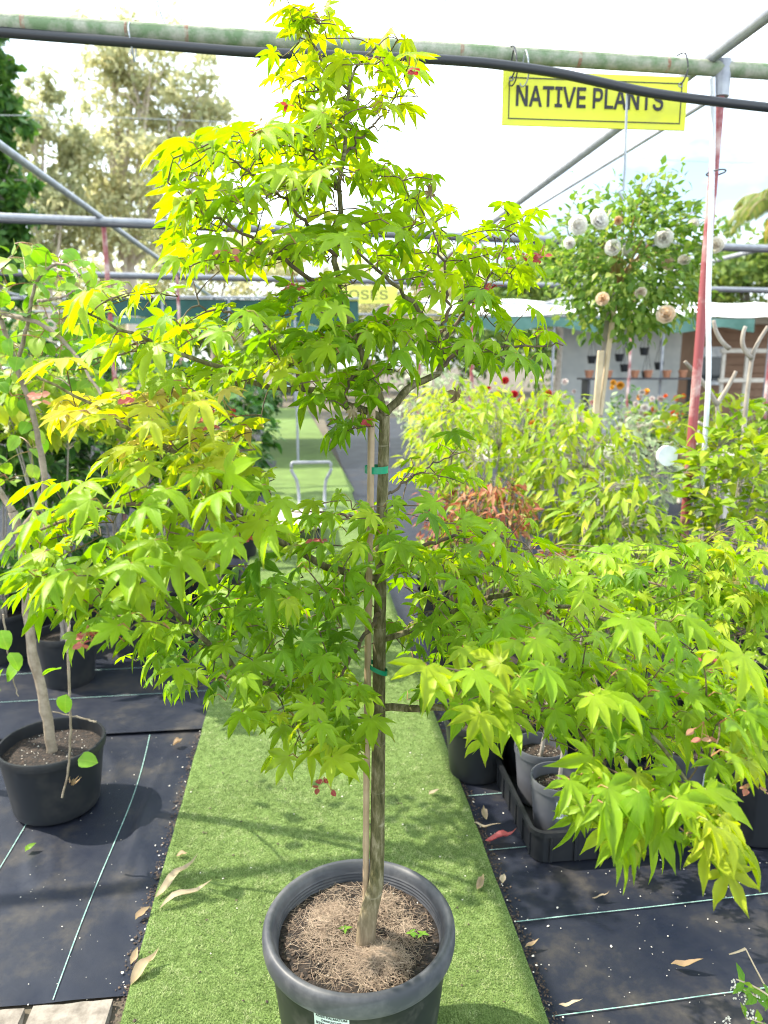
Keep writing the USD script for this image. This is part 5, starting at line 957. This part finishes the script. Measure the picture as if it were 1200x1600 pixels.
# palm
pb = far(1192, 21); pz = zof(325, 21); pm = thing('palm_tree', 'palm with arching yellow orange fronds at the right edge', 'tree', pb)
pt = spline([pb-A([0, 0, .2]), pb+A([.1, 0, pz*.5]), A([pb[0], pb[1], pz])], 14); part('trunk', tube(pt, np.linspace(.15, .10, 14), 10), GREYB, pm, smooth=True)
for k in range(34):
    a = 6.28*k/34+R.uniform(-.1, .1); el = R.uniform(.1, 1.35); L = R.uniform(1.5, 2.3); d = A([math.cos(a), math.sin(a), 0]); c = A([pt[-1]+d*L*t*(math.cos(el)*(1-.25*t))+A([0, 0, 1])*L*(math.sin(el)*t-.62*t*t) for t in np.linspace(0, 1, 14)]); ls = []
    for q in range(1, 14):
        for s in (-1, 1):
            for e in (0, .33, .66): p = c[q]-(c[q]-c[q-1])*e; tn = unit(c[q]-c[q-1]); sd = unit(np.cross(tn, [0, 0, 1])); ls.append(place(simple_leaf(.42*math.sin(.35+2.4*q/14), .022, .5, R, seg=2), p, frame(unit(tn*.7+sd*s+A([0, 0, -.35])), A([0, 0, 1.])), np.clip((.75 if el < .3 else .4)+R.normal(0, .15), 0, 1)))
    j, dd = join(ls); fr2 = part('frond', j, PALML, pm, data=dd); part('midrib', tube(c, np.linspace(.018, .004, 14), 4), PALML_RIB if 'PALML_RIB' in globals() else WOOD, fr2)

# ------------------------------------------------------------------ plant at the lower right corner
sb = thing('flowering_sprig', 'small leafy sprig with tiny white flower heads at the lower right corner', 'plant', at(1230, 1600, 1.05)*[1, 1, 0]); b0 = at(1230, 1600, 1.05)
spl = [[(1230, 1600, 1.02), (1195, 1540, 1.02), (1165, 1482, 1.02)], [(1230, 1600, 1.02), (1190, 1548, 1.0), (1150, 1530, 1.0)], [(1235, 1620, 1.02), (1200, 1570, 1.0), (1160, 1545, 1.0)], [(1240, 1640, 1.02), (1195, 1600, 1.0), (1165, 1590, 1.0)], [(1165, 1482, 1.02), (1150, 1488, 1.02), (1139, 1491, 1.02)]]
sl, ss = [], []
for pts in spl: c = limb(pts, 12); ss.append(c); part('stem', tube(c, np.linspace(.0022, .001, 12), 5), WOOD, sb, smooth=True)
foot = b0.copy(); foot[2] = .12; part('stem', tube(spline([foot, foot*.4+b0*.6+A([.02, 0, .0]), b0], 10), .003, 6), WOOD, sb, smooth=True)
for c in ss[1:4]:
    for k in range(16):
        p = c[R.randint(2, 12)]; d = unit(R.normal(0, 1, 3)+A([-.4, 0, .3])); sl.append(place(simple_leaf(R.uniform(.018, .03), R.uniform(.004, .006), .2, R, seg=3), p, frame(d, A([0, -.5, 1.])+R.normal(0, .3, 3)), np.clip(R.normal(.5, .2), 0, 1)))
emit_leaves(sb, sl, MULB, 48)
for x, y in ((1158, 1556), (1150, 1540), (1172, 1585), (1135, 1598), (1185, 1560)):
    c = at(x, y, 1.0); part('flower_head', scatter_bits(14, lambda c=c: c+R.normal(0, .005, 3), .0016, .0028, 1.0), WHITEBIT, sb)
q = b0*[1, 1, 0]; make_pot('nursery_pot', 'black pot of the white flowered sprig just outside the lower right corner', 'plant pot', A([q[0]+.03, q[1], .004]), .085, .16, POTS, None, 'plain')

# ------------------------------------------------------------------ fallen leaves and litter
def fallen(x, y, L, w, tint, az, label, mat=DRYL, curl=-.35, cat='leaf', z=.010, roll=0.9, bend=.25):
    p = gnd(x, y); p[2] = z; ax = A([math.cos(az), math.sin(az), 0.06]); v, f, d = simple_leaf(L, w, curl, R, seg=7, cup=roll); d[:, 2] = tint; tt = v[:, 1]/L; v[:, 0] += bend*L*tt*tt*R.choice([-1, 1]); v[:, 2] += .05*L*np.sin(tt*9+R.uniform(0, 6))+.12*np.abs(v[:, 0])*np.sin(tt*14)
    v = p+v@frame(ax, A([0, 0, 1.])); v[:, 2] += max(0, z-v[:, 2].min()); part('fallen_leaf', (v, f), mat, data=d, label=label, cat=cat)
fallen(243, 1412, .15, .014, .85, 1.0, 'long curled tan leaf on the turf edge, upper of the crossed pair', z=.016)
fallen(250, 1428, .15, .012, .95, .55, 'long curled tan leaf on the turf edge, lower of the crossed pair', z=.018, curl=-.15)
fallen(276, 1345, .035, .010, .6, .1, 'small oval brown leaf at the left turf edge', z=.016)
fallen(205, 1545, .09, .016, .7, 1.15, 'dry tan leaf standing at the near corner of the left mat')
fallen(205, 1512, .04, .011, .6, 1.1, 'dark curled leaf among the crumbs at the left turf edge')
fallen(212, 1442, .045, .012, .5, .9, 'crumpled brown leaf at the left turf edge below the crossed pair')
fallen(270, 1168, .04, .018, .35, .2, 'round reddish leaf on the left mat near the seam')
fallen(1048, 1512, .075, .011, .35, -.55, 'single orange brown leaf on the right mat')
fallen(758, 1318, .10, .016, .3, -.35, 'pinkish red strip of leaf at the right turf edge', SAMARA)
fallen(740, 1290, .10, .006, .95, -1.0, 'thin pale leaf strip above the pink one at the right turf edge')
fallen(760, 1285, .05, .012, .7, 1.8, 'yellowish leaf on the mat under the black pot')
fallen(785, 1385, .03, .010, 1.0, 1.4, 'pale leaf scrap at the right turf edge')
fallen(820, 1485, .04, .007, .5, -.1, 'thin brown leaf near the right turf edge')
fallen(873, 1576, .055, .006, .95, -.4, 'slim pale leaf near the lowest stitch line on the right')
fallen(925, 1408, .05, .004, .8, -.3, 'bent pale twig fragment on the right mat')
fallen(40, 1335, .035, .012, .6, .9, 'yellow green fallen leaf on the left mat', MULB)
fallen(670, 1248, .04, .008, .9, .4, 'pale yellow leaf on the turf right of the trunk', z=.016)
fallen(745, 1398, .05, .012, .6, .7, 'small dried moss tuft on the turf right of the pot', z=.016)
def edge_bits(x0, w, y0, y1): return lambda: (x0+R.normal(0, w), y0+(y1-y0)*R.rand()**1.5, .002)
part('edge_crumbs', scatter_bits(1100, edge_bits(XL-.014, .012, 1.35, 3.4), .001, .0055, .35), CHIP, kind='stuff', cat='soil crumbs', label='dark soil and leaf crumbs along the left edge of the turf')
part('edge_crumbs', scatter_bits(1300, edge_bits(XR+.016, .013, 1.2, 3.2), .001, .0055, .35), CHIP, kind='stuff', cat='soil crumbs', label='dark soil and leaf crumbs along the right edge of the turf')
def everywhere():
    while True:
        x, y = R.uniform(-1.4, 2.0), R.uniform(1.3, 3.4)
        if not (XL < x < XR): return x, y, .001
def pale_strip():
    s = R.rand() < .5; return ((XL-.015 if s else XR+.02)+R.normal(0, .02), 1.3+2*R.rand(), .004)
part('pale_specks', cat_([scatter_bits(900, everywhere, .0008, .0026, .5), scatter_bits(60, everywhere, .002, .005, .3), scatter_bits(120, pale_strip, .001, .005, .35)]), WHITEBIT, kind='stuff', cat='litter', label='pale specks and petals scattered over the black weed mats')
def on_turf(): return R.uniform(XL+.02, XR-.02), R.uniform(1.2, 3.2), .013
part('turf_specks', scatter_bits(90, on_turf, .001, .0045, .35), WHITEBIT, kind='stuff', cat='litter', label='pale specks and petals lying on the turf path')
part('turf_crumbs', scatter_bits(150, on_turf, .0015, .006, .35), CHIP, kind='stuff', cat='litter', label='brown crumbs lying on the turf path')
